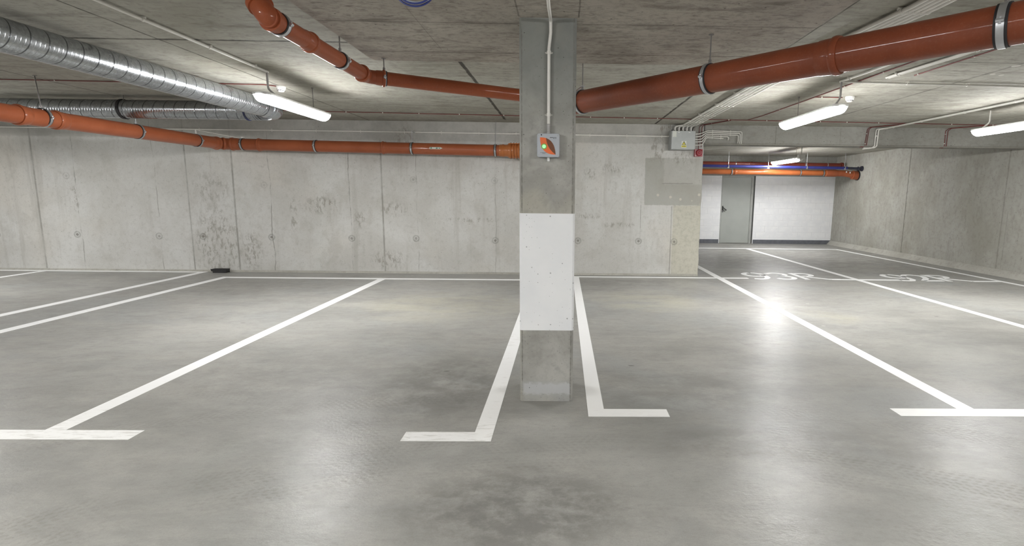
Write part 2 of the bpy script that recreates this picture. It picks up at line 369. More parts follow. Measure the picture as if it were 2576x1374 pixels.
def mat_column():
    t = NT('column_concrete'); p = t.pos(); x, y, z = t.xyz()
    cloud = t.noise(p, 3.2, 5, .62, .4); fine = t.noise(p, 30, 6, .7)
    c = t.mix(t.mr(cloud, .32, .68), (.31, .303, .278), (.44, .432, .40))
    c = t.mix(t.ma('MULTIPLY', t.mr(t.noise(p, 2.2, 3, .5, 0, 4.), .5, .66), .6), c, (.45, .43, .36))
    c = t.mix(t.ma('MULTIPLY', t.mr(fine, .5, .75), .35), c, (.20, .195, .175))
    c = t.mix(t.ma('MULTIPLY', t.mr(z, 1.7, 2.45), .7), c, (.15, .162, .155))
    c = t.mix(t.ma('MULTIPLY', t.mr(t.noise(p, 11, 5, .7, .3, 6.), .5, .7), .35), c, (.24, .235, .215))
    ed = t.ma('MULTIPLY', t.ma('SUBTRACT', t.noise(p, 22, 4, .7), .5), .09)
    skim = t.mx(t.rect(x, t.ma('ADD', z, ed), -.28, .06, .055, .135, .012))
    c = t.mix(t.ma('MULTIPLY', skim, .7), c, (.56, .57, .58))
    c = t.mix(t.ma('MULTIPLY', t.rect(x, z, -.28, .06, -.1, .15, .012), .35), c, (.42, .43, .43))
    eg = t.mx(t.line(x, -.288, .006, z, .14, 2.6), t.line(x, .062, .006))
    c = t.mix(t.ma('MULTIPLY', eg, t.mr(fine, .35, .6, .15, .75)), c, (.17, .165, .15))
    pits = t.ma('MAXIMUM', t.dots(p, 26, .105, cov=.78), t.dots(p, 60, .15, cov=.86))
    c = t.mix(t.ma('MULTIPLY', pits, .85), c, (.07, .065, .055))
    t.bump(t.ma('SUBTRACT', t.ma('MULTIPLY', fine, .4), t.mx(pits, eg)), .003, .6)
    return t.out(c, .8, spec=.25)
def mat_colpaint():
    t = NT('white_column_paint'); p = t.pos()
    pits = t.ma('MAXIMUM', t.dots(p, 24, .15, cov=.72), t.dots(p, 55, .14, cov=.86))
    c = t.mix(t.mr(t.noise(p, 3, 4, .6), .3, .7), (.82, .83, .845), (.87, .875, .88))
    c = t.mix(t.ma('MULTIPLY', pits, .7), c, (.22, .22, .22))
    t.bump(t.ma('SUBTRACT', t.ma('MULTIPLY', t.noise(p, 30, 4), .15), pits), .002, .5)
    return t.out(c, .6, spec=.3)
def mat_pipe(name, a, b, rough=.36):
    t = NT(name); p = t.pos(); n = t.noise(p, 3.5, 5, .6); g = t.noise(p, 70, 3, .6)
    c = t.mix(t.mr(n, .3, .7), a, b); c = t.mix(t.ma('MULTIPLY', t.mr(g, .5, .75), .06), c, (.5, .3, .2))
    t.bump(n, .0008, .3)
    t.b.inputs['Coat Weight'].default_value = .35; t.b.inputs['Coat Roughness'].default_value = .07
    return t.out(c, t.mr(n, .3, .7, rough, rough+.1), spec=.2)
def mat_duct(spiral=True):
    t = NT('galvanised_spiral_duct' if spiral else 'galvanised_duct_fitting'); p = t.pos(True); x, y, z = t.xyz(p)
    sp = t.n('ShaderNodeTexVoronoi'); t.put(sp.inputs['Vector'], t.scale(p, (1, 1, 1))); sp.inputs['Scale'].default_value = 60
    sc = t.n('ShaderNodeSeparateColor'); t.put(sc.inputs[0], sp.outputs['Color'])
    n = t.noise(p, 5, 4, .6)
    c = t.mix(t.mr(sc.outputs[0], 0, 1), (.36, .375, .39), (.44, .46, .48))
    c = t.mix(t.ma('MULTIPLY', t.mr(n, .45, .7), .4), c, (.30, .31, .325))
    h = t.ma('MULTIPLY', n, .25)
    if spiral:
        ang = t.ma('DIVIDE', t.ma('ARCTAN2', y, x), 2*math.pi)
        ph = t.ma('FRACT', t.ma('ADD', t.ma('DIVIDE', z, .142), ang))
        d = t.ma('ABSOLUTE', t.ma('SUBTRACT', ph, .5))
        seam = t.mr(d, .455, .485); c = t.mix(t.ma('MULTIPLY', t.mr(d, .452, .48), .85), c, (.075, .08, .085))
        ribs = t.mx(*[t.mr(t.ma('ABSOLUTE', t.ma('SUBTRACT', ph, k)), .012, .04, 1, 0) for k in (.25, .5, .75)])
        h = t.ma('ADD', h, t.ma('ADD', t.ma('MULTIPLY', seam, 1.6), t.ma('MULTIPLY', ribs, .55)))
    t.bump(h, .003, .55)
    return t.out(c, t.mr(n, .3, .7, .20, .30), metal=.92)

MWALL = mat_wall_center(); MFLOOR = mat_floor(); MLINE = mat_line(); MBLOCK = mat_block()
MCOL = mat_column(); MCOLP = mat_colpaint()
MCEIL = mat_concrete('ceiling_concrete', (.325, .312, .265), (.42, .408, .36), (.165, .152, .128), (1.1, 5.5, 1), lines=[
    (0, -6.25, .016, 1, -9, 17, .8), (0, -3.53, .013, 1, -9, 9.9, .85), (0, -1.037, .028, 1, 4.8, 9.5, 1.3), (0, 1.66, .024, 1, 6, 9.8, 1.2), (0, 1.95, .010, 1, 2.5, 4.9, .8), (0, 4.4, .022, 1, 5.2, 8.5, .6),
    (1, 4.845, .028, 0, -4.4, -1.6, 1.0), (1, 5.2, .016, 0, 3.4, 8.7, .6), (0, -8.95, .013, 1, -9, 17, .7), (0, 7.1, .013, 1, -9, 17, .6)], pits=False, spots=[(4.42, 5.31, .045), (4.475, 5.66, .03), (4.6, 5.70, .03), (-10, 5, .03)])
MDROP = mat_concrete('drop_panel_concrete', (.37, .335, .29), (.48, .445, .39), (.14, .122, .104), (2.0, 6.5, 1), sc=1.6, k_st=1.2, lines=[
    (1, 4.56, .008, 0, -1.7, 1.75, .7), (1, 3.80, .008, 0, -1.7, -.3, .6), (1, 3.79, .008, 0, .1, 1.75, .6), (0, -.303, .007, 1, 2, 3.67, .6), (0, .09, .007, 1, 2, 3.67, .6), (0, -1.0, .004, 1, 3.5, 4.5, .4)])
MRWALL = mat_concrete('side_wall_concrete', (.315, .305, .265), (.395, .39, .355), (.23, .215, .185), (1, 1.5, .5), k_st=.6, lines=[
    (1, 13.374, .022, 2, .1, 2.8, .7), (1, 10.37, .02, 2, .1, 2.8, .35), (1, 10.25, .012, 2, .3, 1.3, .3), (1, 15.6, .012, 2, .1, 1.4, .4), (1, 16.1, .01, 2, .1, 1.2, .4)])
MLINTEL = mat_concrete('lintel_concrete', (.285, .28, .255), (.345, .34, .315), (.2, .19, .165), (.9, 1, 2.2), k_st=.5, lines=[
    (0, 3.9, .010, 2, 2.4, 2.8, .5), (0, 5.1, .008, 2, 2.4, 2.8, .3), (2, 2.475, .014, 0, 2.5, 8.8, .25)])
MCOVE = mat_concrete('cove_mortar', (.36, .35, .31), (.42, .41, .37), (.25, .24, .21), (1, 1, 1), pits=False)
MPALE = plain('pale_painted_wall', (.72, .715, .69), .7)
MBASE = plain('dark_grey_skirting_paint', (.13, .137, .155), .5)
MDOOR = plain('grey_steel_door_paint', (.40, .42, .395), .45, vary=.04, sc=2)
MDFRAME = plain('door_frame_paint', (.36, .37, .35), .45, vary=.05)
MBLACK = plain('black_plastic', (.018, .017, .018), .45)
MRUB = plain('black_rubber', (.015, .014, .016), .6)
MORANGE = mat_pipe('orange_drain_plastic', (.30, .080, .032), (.35, .098, .040))
MORANGE3 = mat_pipe('red_brown_drain_plastic', (.19, .046, .019), (.235, .058, .023), .5)
MORANGE4 = mat_pipe('brown_orange_drain_plastic', (.27, .066, .026), (.32, .082, .031), .45)
MORANGE2 = mat_pipe('bright_orange_drain_plastic', (.38, .105, .032), (.44, .13, .04), .3)
MRUST = mat_pipe('red_brown_pipe', (.16, .035, .024), (.20, .045, .03))
MBLUE = plain('blue_pipe_plastic', (.03, .035, .19), .35)
MDARKPIPE = plain('dark_pipe_end', (.03, .032, .05), .5)
MZINC = plain('zinc_plated_steel', (.55, .56, .58), .35, .85)
MROD = plain('threaded_steel_rod', (.20, .19, .18), .45, .6)
MDUCT = mat_duct(True); MDUCTF = mat_duct(False)
MPVC = plain('off_white_conduit_plastic', (.72, .705, .66), .5, vary=.05)
MGREYPVC = plain('grey_conduit_plastic', (.40, .39, .38), .5, vary=.05)
MRED = plain('red_fire_cable', (.14, .024, .021), .5)
MREDBOX = plain('red_sounder_plastic', (.27, .012, .022), .35)
MBOX = plain('grey_enclosure_paint', (.40, .42, .41), .45, vary=.04)
MBOXD = plain('grey_enclosure_side', (.30, .31, .30), .5, vary=.04)
MSENS = plain('light_grey_abs_plastic', (.44, .465, .505), .45, vary=.03)
MWHITEP = plain('white_plastic', (.74, .74, .72), .4, vary=.03)
MLABW = plain('white_label', (.62, .64, .58), .5, vary=.03)
MLABO = plain('orange_label_print', (.80, .17, .05), .5, vary=.03)
MLABB = plain('brown_label_print', (.17, .065, .03), .5, vary=.03)
MLABY = plain('yellow_label_print', (.70, .62, .06), .5, vary=.03)
MLABG = plain('green_label_print', (.06, .16, .085), .5, vary=.03)
MLABK = plain('black_print', (.03, .03, .03), .5)
MBLUECAB = plain('blue_cable_sheath', (.035, .05, .20), .4)
MLITCAB = plain('pale_blue_cable_sheath', (.40, .46, .60), .4)
def emit(name, col, k):
    t = NT(name); t.put(t.b.inputs['Base Color'], (.8, .8, .8)); t.put(t.b.inputs['Emission Color'], col)
    t.b.inputs['Emission Strength'].default_value = k; return t.mat
MLAMP = emit('glowing_lamp_diffuser', (.99, .99, .985), LAMP_STRENGTH)
MLED = emit('green_status_led', (.42, 1.0, .45), .125); MLED.node_tree.nodes['Principled BSDF'].inputs['Base Color'].default_value = (.1, .3, .12, 1)
MLEDR = plain('painted_led_glow', (.22, .42, .10), .4)

# ------------------------------------------------------------------ room shell
CZ = 2.80
X0, X1, Y0, Y1 = -15.0, 8.75, -9.0, 17.0
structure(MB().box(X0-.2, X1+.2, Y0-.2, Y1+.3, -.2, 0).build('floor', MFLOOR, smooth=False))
structure(MB().box(X0-.2, X1+.2, Y0-.2, Y1+.3, CZ, CZ+.25).build('ceiling', MCEIL, smooth=False))
structure(MB().box(-1.69, 1.73, 2.2, 4.87, 2.657, CZ).build('ceiling', MDROP, smooth=False))
# long wall, with a slightly ragged free edge
w = MB(); ez = [0, .12, .3, .5, .8, 1.0, 1.33, 1.5, 1.9, 2.2, 2.5, CZ]
edge = [2.585+random.uniform(-.009, .009) for _ in ez]
vs = []; fs = []
for zz, ex in zip(ez, edge): vs += [(X0, 9.86, zz), (ex-.012, 9.86, zz), (ex, 9.875, zz), (ex, 10.2, zz), (X0, 10.2, zz)]
for i in range(len(ez)-1):
    for j in range(5): fs.append((i*5+j, i*5+(j+1) % 5, (i+1)*5+(j+1) % 5, (i+1)*5+j))
fs.append((4, 3, 2, 1, 0)); fs.append(tuple((len(ez)-1)*5+j for j in range(5)))
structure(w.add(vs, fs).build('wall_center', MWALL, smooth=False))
structure(MB().box(2.25, 2.585, 10.2, Y1, 0, CZ).build('wall_return', MRWALL, smooth=False))
structure(MB().box(2.585, X1, 9.86, 10.14, 2.452, CZ).build('wall_lintel', MLINTEL, smooth=False))
structure(MB().box(X1, X1+.2, Y0-.2, Y1+.3, 0, CZ).build('wall_right', MRWALL, smooth=False))
structure(MB().box(X0-.2, X0, Y0-.2, Y1+.3, 0, CZ).build('wall_left', MPALE, smooth=False))
structure(MB().box(X0, X1, Y0-.2, Y0, 0, CZ).build('wall_front', MPALE, smooth=False))
DX0, DX1, DZ = 5.085, 6.175, 2.175
b = MB().box(2.25, DX0, Y1, Y1+.25, 0, DZ).box(DX1, X1, Y1, Y1+.25, 0, DZ).box(2.25, X1, Y1, Y1+.25, DZ, CZ, 1)
structure(b.build('wall_back', [MBLOCK, MLINTEL], smooth=False))
structure(MB().box(2.585, DX0-.02, Y1-.012, Y1, 0, .13).build('baseboard_left', MBASE, smooth=False))
structure(MB().box(DX1+.02, X1, Y1-.012, Y1, 0, .13).build('baseboard_right', MBASE, smooth=False))
structure(MB().prism([(X1-.13, 0), (X1, 0), (X1, .125), (X1-.03, .11), (X1-.08, .05)], 'y', Y0, Y1-.013).build('trim_1', MCOVE))
structure(MB().prism([(9.86, 0), (9.86, .035), (9.845, .02), (9.832, 0)], 'x', X0, 2.57).build('trim_2', MCOVE))
structure(MB().prism([(9.835, 2.452), (9.86, 2.452), (9.86, 2.472), (9.848, 2.47)], 'x', 2.6, X1).build('trim_3', MCOVE))
# door in the block wall
d = structure(MB().box(DX0+.05, DX1-.11, Y1+.07, Y1+.12, .01, DZ-.05).build('door_1', MDOOR, smooth=False))
MB().box(DX0, DX0+.05, Y1+.01, Y1+.13, 0, DZ).box(DX1-.11, DX1-.035, Y1+.04, Y1+.14, 0, DZ).box(DX0+.05, DX1-.11, Y1+.03, Y1+.13, DZ-.05, DZ).build('door_frame', MDFRAME, d, smooth=False)
h = MB().rbox(DX0+.055, DX0+.105, Y1+.05, Y1+.07, 1.01, 1.21, .012)
h.tube(bend([(DX0+.08, Y1+.06, 1.165), (DX0+.08, Y1-.0, 1.165), (DX0+.20, Y1-.0, 1.075)], .02, 5), .011, 10)
h.tube([(DX0+.10, Y1+.0, 1.125), (DX0+.185, Y1-.0, 1.062)], .007, 8)
h.build('door_handle', MBLACK, d)
MB().band((DX0+.08, Y1+.05, 1.045), (0, 1, 0), .006, .012, .006, 16).build('lock_cylinder', MZINC, d)

# ------------------------------------------------------------------ column
c = MB()
cx0, cx1, cyf, cyb, ch = -.304, .079, 3.67, 4.07, .014
c.prism([(cx0+ch, cyf), (cx1-ch, cyf), (cx1, cyf+ch), (cx1, cyb-ch), (cx1-ch, cyb), (cx0+ch, cyb), (cx0, cyb-ch), (cx0, cyf+ch)], 'z', 0, 2.657)
co = c.build('column', MCOL, smooth=False)
tagd(co, 'square bare concrete column with a white painted band, standing between two bays', 'column')
e = .002
c = MB().prism([(cx0+ch-e, cyf-e), (cx1-ch+e, cyf-e), (cx1+e, cyf+ch-e), (cx1+e, cyb-ch+e), (cx1-ch+e, cyb+e), (cx0+ch-e, cyb+e), (cx0-e, cyb-ch+e), (cx0-e, cyf+ch-e)], 'z', .535, 1.372)
pb = c.build('painted_band', MCOLP, co, smooth=False); pb['label'] = 'white painted band'

# ------------------------------------------------------------------ floor markings
LZ = .002
MK = [0]
def marking(name, polys, label, group, z=LZ, cat='floor marking'):
    m = MB(); MK[0] += 1; z = LZ-.0008+MK[0]*.0002
    for q in polys: m.prism(q, 'z', .0002, z)
    return tagd(m.build(name, MLINE, smooth=False), label, cat, group)
def R4(x0, x1, y0, y1): return [(x0, y0), (x1, y0), (x1, y1), (x0, y1)]
G1 = 'white painted bay lines'
marking('bay_line', [R4(-3.25, -3.12, 3.16, 9.13), R4(-3.76, -2.63, 3.032, 3.16)], 'white bay line left of the column ending in a T-shaped bar', G1)
marking('bay_line', [R4(-.55, -.432, 3.155, 9.13), [(-.985, 3.03), (-.432, 3.03), (-.432, 3.155), (-.985, 3.155)]], 'white bay line just left of the column with its foot bar turned left', G1)
marking('bay_line', [R4(.184, .30, 3.53, 9.55), R4(.184, .745, 3.402, 3.53)], 'white bay line just right of the column with its foot bar turned right', G1)
marking('bay_line', [R4(2.86, 2.985, 3.565, 15.22), R4(2.37, 3.48, 3.435, 3.565)], 'long white bay line passing the wall end with a T-shaped foot bar on the right', G1)
marking('bay_line', [[(5.50, 3.4), (5.62, 3.4), (5.47, 15.2), (5.35, 15.2)]], 'long white bay line between the numbers 93R and 92R', G1)
marking('bay_line', [[(8.20, 3.0), (8.31, 3.0), (8.125, 15.22), (8.02, 15.22)]], 'white bay line running beside the right concrete wall', G1)
marking('bay_line', [R4(-6.79, -6.66, 3.2, 9.73)], 'white bay line, farther of the close pair at the left', G1)
marking('bay_line', [R4(-6.02, -5.89, 3.2, 9.13)], 'white bay line, nearer of the close pair at the left', G1)
marking('bay_line', [R4(-9.68, -9.56, 3.5, 9.73)], 'short-looking white bay line at the far left edge by the wall', G1)
G2 = 'white painted lines across the bay ends'
marking('bay_end_line', [R4(-6.02, -.432, 9.13, 9.25)], 'white cross line behind the bays left of the column', G2)
marking('bay_end_line', [R4(.184, 3.46, 9.555, 9.67)], 'white cross line from the column past the wall end towards 93R', G2)
marking('bay_end_line', [R4(4.985, 6.28, 9.50, 9.60), R4(4.985, 5.2, 9.60, 9.625)], 'white cross line piece between the numbers 93R and 92R', G2, LZ+.0006)
marking('bay_end_line', [R4(7.60, 8.2, 9.43, 9.53)], 'short white cross line piece right of the number 92R', G2, LZ+.0006)
marking('bay_end_line', [R4(2.6, 8.12, 15.22, 15.34)], 'white cross line in front of the grey door and block wall', G2, LZ+.0006)
marking('bay_end_line', [R4(-14.5, -6.66, 9.73, 9.825)], 'white line along the foot of the long wall at the far left', G2)
# stencilled bay numbers
def strokes(m, lines, ox, oy, sx, sy, w=.10):
    for ln in lines:
        P = [Vector((ox+a*sx, oy+b_*sy, 0)) for a, b_ in ln]; L = []; Rr = []
        for i, p in enumerate(P):
            if i == 0: t = P[1]-p
            elif i == len(P)-1: t = p-P[i-1]
            else: t = (P[i+1]-p).normalized()+(p-P[i-1]).normalized()
            t.normalize(); n = Vector((-t.y, t.x, 0))*w/2; L.append(p+n); Rr.append(p-n)
        k = len(P); vs = [(v.x, v.y, zz) for zz in (.0002, LZ) for v in L+Rr]
        fs = []
        for i in range(k-1):
            fs += [(i, i+1, k+i+1, k+i), (2*k+i, 2*k+i+1, 3*k+i+1, 3*k+i), (i, i+1, 2*k+i+1, 2*k+i), (k+i, k+i+1, 3*k+i+1, 3*k+i)]
        fs += [(0, k, 3*k, 2*k), (k-1, 2*k-1, 4*k-1, 3*k-1)]
        m.add(vs, fs)
def arc(cx, cy, rx, ry, a0, a1, n=14): return [(cx+rx*math.cos(math.radians(a0+(a1-a0)*i/n)), cy+ry*math.sin(math.radians(a0+(a1-a0)*i/n))) for i in range(n+1)]
GL = {'9': [arc(.5, .70, .42, .28, 100, 290), arc(.5, .70, .42, .28, -30, 82, 8), [(.92, .68), (.91, .45), (.84, .22), (.62, .05), (.40, .02), (.12, .06)], [(.60, .43), (.80, .50)]],
      '3': [[(.05, .84)]+arc(.5, .76, .38, .22, 120, -75, 12)+[(.42, .54)], [(.40, .49)]+arc(.48, .27, .44, .25, 70, -150, 14)],
      '2': [[(.06, .80)]+arc(.48, .74, .40, .24, 140, -20, 12)+[(.62, .38), (.10, .06)], [(.12, .05), (.98, .05)]],
      'R': [[(.08, 1.0), (.08, 0.0)], [(.24, .95)]+arc(.46, .73, .36, .22, 85, -85, 12)+[(.24, .50)], [(.36, .40), (1.14, .03)]]}
def number(txt, xs, w, y, hgt, label):
    t = thing('bay_number', (xs[0], y, 0), label, 'floor marking', 'bay numbers stencilled on the floor')
    for ch_, xx in zip(txt, xs):
        m = MB(); strokes(m, GL[ch_], xx, y, w, hgt)
        m.build('digit' if ch_.isdigit() else 'letter', MLINE, t, smooth=False)
number('93R', (3.52, 3.99, 4.52), .42, 9.53, .80, 'white stencilled bay number 93R on the floor')
number('92R', (6.25, 6.68, 7.15), .40, 9.47, .78, 'white stencilled bay number 92R on the floor')

# ------------------------------------------------------------------ batten lamps
def lamp(x, y0, y1, z, label, rods, conduit=None, w=.185, box=False):
    t = thing('batten_lamp', (x, (y0+y1)/2, z), label, 'ceiling lamp', 'fluorescent style battens under the ceiling')
    # housing: shallow tray, rounded ends
    MB().rbox(x-w/2*.99, x+w/2*.99, y0+.002, y1-.002, z+.034, z+.060, .06, 'z', 6).build('housing', MWHITEP, t)
    n = 12; prof = []
    for i in range(n+1):
        a = math.pi*i/n; prof.append((w/2*math.cos(a), -.080*math.sin(a)**1.2))
    m = MB(); rings = []; L = y1-y0; steps = [0, .015, .04, .07]
    ys = [(y0+s, .35+.65*math.sin(math.pi/2*min(1, s/.07))) for s in steps]+[(y1-s, .35+.65*math.sin(math.pi/2*min(1, s/.07))) for s in steps[::-1]]
    vs = []; k = n+1
    for yy, f in ys:
        for px, pz in prof: vs.append((x+px*f, yy, z+.037+pz*f))
    fs = []
    for i in range(len(ys)-1):
        for j in range(k-1): fs.append((i*k+j, i*k+j+1, (i+1)*k+j+1, (i+1)*k+j))
        fs.append((i*k, (i+1)*k, (i+1)*k+k-1, i*k+k-1))
    fs.append(tuple(range(k))); fs.append(tuple((len(ys)-1)*k+j for j in range(k)))
    m.add(vs, fs).build('diffuser', MLAMP, t, ang=60)
    for ry in rods:
        MB().tube([(x, ry, z+.07), (x, ry, CZ)], .0045, 8).lathe((x, ry, CZ-.012), (0, 0, 1), [(.012, 0), (.012, .012)], 10).build('hanger_rod', MROD, t)
    if conduit:
        cx, cyy = conduit
        MB().tube(bend([(cx, cyy, CZ-.03), (cx, cyy, z+.13), (x, cyy+.10, z+.072)], .05, 6), .011, 10).build('supply_conduit', MPVC if x > 4 else MGREYPVC, t)
    if box:
        MB().rbox(x-.06, x+.10, y0-.20, y0-.04, z+.02, z+.13, .02, 'z', 4).lathe((x+.02, y0-.12, z+.02), (0, 0, -1), [(.045, 0), (.043, .02), (.03, .04), (.01, .05)], 20).build('motion_sensor', MWHITEP, t)
        MB().tube([(x+.02, y0-.12, z+.13), (x+.02, y0-.12, CZ)], .012, 10).build('supply_conduit', MWHITEP, t)
    return t
lamp(-3.17, 5.69, 7.24, 2.47, 'lit batten lamp left of the column beside the spiral duct', [6.90], (-3.20, 5.93))
lamp(3.06, 5.93, 7.48, 2.47, 'lit batten lamp right of the column with a smoke detector beside its near end', [7.05], (3.06, 5.99))
lamp(6.12, 6.40, 7.95, 2.47, 'lit batten lamp cut off by the right edge of the photo', [6.6], (6.13, 7.70))
lamp(6.11, 13.85, 15.50, 2.47, 'small lit batten lamp in the far room before the grey door', [14.0], None, box=True)
lamp(-9.40, 6.2, 7.75, 2.47, 'batten lamp past the left edge over the left bays', [7.4])
for lx, ly, lb in ((-9.4, -.1, 'added batten lamp over the driveway, past the left edge of the view'), (-3.17, -.1, 'batten lamp over the driveway, above and left of the viewer'),  # unseen lamps, added for more foreground light; near left one fits column shadows
                   (3.06, -.1, 'added batten lamp over the driveway, above and right of the viewer'), (-9.4, -5.6, 'added batten lamp far behind the viewer, at left'),
                   (-3.17, -5.6, 'added batten lamp far behind the viewer, in the middle'), (3.06, -5.6, 'added batten lamp far behind the viewer, at right')):
    lamp(lx, ly, ly+1.55, 2.47, lb, [ly+1.2])

# ------------------------------------------------------------------ clamps and pipes
def clamp(parent, c, d, r, top=None, rodxy=None, w=.026, bright=True, rub=True):
    """pipe clamp: rubber lining, zinc band, ears and a rod up to height top"""
    c = Vector(c); d = Vector(d).normalized()
    k = MB().band(c, d, r+.0005, r+.006, w*1.75 if rub else w, 48, m=0)
    k.band(c, d, r+.0055, r+.0095, w, 48, m=1)
    side = d.cross(Vector((0, 0, 1))).normalized()
    for s_ in (-1, 1):
        q = c+side*s_*(r+.016)
        k.tube([q-Vector((0, 0, .016)), q+Vector((0, 0, .016))], .0065, 8, m=1)
        k.tube([q-d*w*.5, q+d*w*.5], .010, 8, m=1)
    o = k.build('pipe_clamp', [MRUB, MZINC], parent)
    if top:
        a = c+Vector((0, 0, r+.006)); b = Vector((rodxy[0], rodxy[1], top)) if rodxy else Vector((c.x, c.y, top))
        MB().tube([a, b], .0055, 8).tube([a-Vector((0, 0, .004)), a+(b-a).normalized()*.028], .011, 8).lathe(b-Vector((0, 0, .01)), (0, 0, 1), [(.02, .006), (.02, .01)], 12).build('hanger_rod', MROD if bright else MZINC, o)
    return o
def socket(parent, p, d, r, L=.11, mat=None, name='pipe_socket'):
    """push-fit socket: bead, sleeve and taper; d points to its mouth"""
    d = Vector(d).normalized()
    return MB().lathe(Vector(p), d, [(r-.002, -.012), (r+.004, 0), (r+.006, L*.5), (r+.006, L*.62), (r+.013, L*.68), (r+.015, L*.78), (r+.013, L*.9), (r+.008, L), (r-.004, L)], 48).build(name, mat or MORANGE, parent)
def L(p, q, t): return tuple(a+(b-a)*t for a, b in zip(p, q))

# 1. thick pipe on the right
A = (0.02, 5.13, 2.345); B = (2.52, 2.33, 2.357)
pd = Vector(B)-Vector(A)
t = thing('drain_pipe', A, 'thick orange-brown drain pipe running from the column to the upper right corner', 'pipe', 'orange-brown drain pipes')
def atx(px): return L(A, B, (px-A[0])/(B[0]-A[0]))
MB().tube([A, (3.6, 1.12, 2.362)], .100, 64).build('pipe', MORANGE3, t)
socket(t, atx(1.585), pd, .100, .12, MORANGE3)
clamp(t, atx(.165), pd, .100, CZ)
clamp(t, atx(1.055), pd, .100, 2.657)
clamp(t, atx(2.175), pd, .100, CZ, w=.032)
MB().tube([(.09, 5.2, 2.47), (.165, 4.98, 2.485)], .006, 8).box(.145, .185, 4.96, 4.975, 2.478, 2.486).build('bracket_rail', MZINC, t)

# 2. thinner pipe left of the column with elbows
t = thing('drain_pipe', (-1.68, 4.74, 2.49), 'thin orange-brown drain pipe with bends hanging between column and upper left', 'pipe', 'orange-brown drain pipes')
P0 = (.02, 5.46, 2.437); P1 = (-1.700, 4.735, 2.492); P2 = (-1.785, 3.36, 2.535); P3 = (-1.86, 3.40, 2.64); P4 = (-1.96, 3.50, 2.81)
rp = .0575
MB().tube(bend([P0, P1, P2], .09, 10), rp, 48).build('pipe', MORANGE4, t)
d21 = Vector(P2)-Vector(P1); d01 = Vector(P0)-Vector(P1)
socket(t, L(P1, P2, .03), d21, rp, .085, MORANGE4)
socket(t, L(P1, P0, .04), d01, rp, .075, MORANGE4)
socket(t, L(P1, P2, .72), Vector(P1)-Vector(P2), rp, .10, MORANGE4)
el = MB().tube(bend([L(P1, P2, .90), P2, P3, P4], .07, 10), rp+.006, 48)
el.build('elbow', MORANGE4, t)
MB().band(L(P1, P2, .975), d21, rp, rp+.014, .03, 48).build('elbow_bead', MORANGE4, t)
MB().band(L(P2, P3, .80), Vector(P3)-Vector(P2), rp, rp+.016, .035, 48).build('elbow_bead', MORANGE4, t)
clamp(t, L(P1, P2, .345), d21, rp, CZ, None)
clamp(t, L(P1, P2, .915), d21, rp+.004)
clamp(t, L(P1, P0, .075), d01, rp, 2.657, w=.022)

# 3. long pipe along the wall
t = thing('drain_pipe', (-6.1, 9.66, 2.33), 'long orange-brown drain pipe along the wall, bending towards the viewer at left', 'pipe', 'orange-brown drain pipes')
W0 = (-1.0, 9.655, 2.277); W1 = (-6.10, 9.655, 2.336); W2 = (-6.10, 5.6, 2.318)
MB().tube(bend([W0, W1, W2, (-6.75, 4.9, 2.33), (-6.75, 2.4, 2.345)], .16, 12), .100, 64).build('pipe', MORANGE, t)
dw = Vector(W0)-Vector(W1); dy = Vector((0, -1, 0))
socket(t, (-6.10, 9.40, 2.334), (0, 1, 0), .100, .13)
socket(t, (-5.80, 9.655, 2.333), (-1, 0, 0), .100, .13)
MB().band((-6.035, 9.60, 2.335), (.7, .7, 0), .1, .108, .03, 48).build('elbow_bead', MORANGE, t)
socket(t, (-5.38, 9.655, 2.327), (-1, 0, 0), .100, .07)
socket(t, (-3.18, 9.655, 2.303), (-1, 0, 0), .100, .07)
socket(t, (-6.10, 6.66, 2.322), dy, .100, .12)
socket(t, (-6.10, 6.20, 2.320), dy, .103, .10)
for yy in (6.41, 7.78, 9.0): clamp(t, (-6.10, yy, 2.33), (0, 1, 0), .100, CZ if yy < 7 else None, (-6.13, 6.41) if yy < 7 else None)
for xx, top in ((-5.72, None), (-4.43, None), (-2.72, None), (-1.23, None)): clamp(t, (xx, 9.655, 2.278+(-1-xx)*.01157), (1, 0, 0), .100)
for xx, zt in ((-2.72, 2.60), (-1.23, CZ)):
    MB().tube([(xx, 9.655, 2.39), (xx, 9.655 if zt < 2.7 else 9.75, zt)], .005, 8).build('hanger_rod', MZINC, t)
MB().tube([(-2.72, 9.655, 2.595), (-2.72, 9.86, 2.595)], .008, 8).build('wall_bracket', MZINC, t)
MB().tube([(-5.72, 9.655, 2.43), (-6.10, 9.05, 2.50)], .004, 8).box(-6.108, -6.092, 9.0, 9.016, 2.44, 2.50).box(-5.74, -5.70, 9.63, 9.67, 2.43, 2.46).build('stay_wire', MPVC, t)
MB().box(-6.11, -6.09, 7.77, 7.79, 2.44, 2.47).tube([(-6.10, 7.78, 2.44), (-6.10, 7.78, 2.58)], .004, 6).build('hanger_rod', MZINC, t)
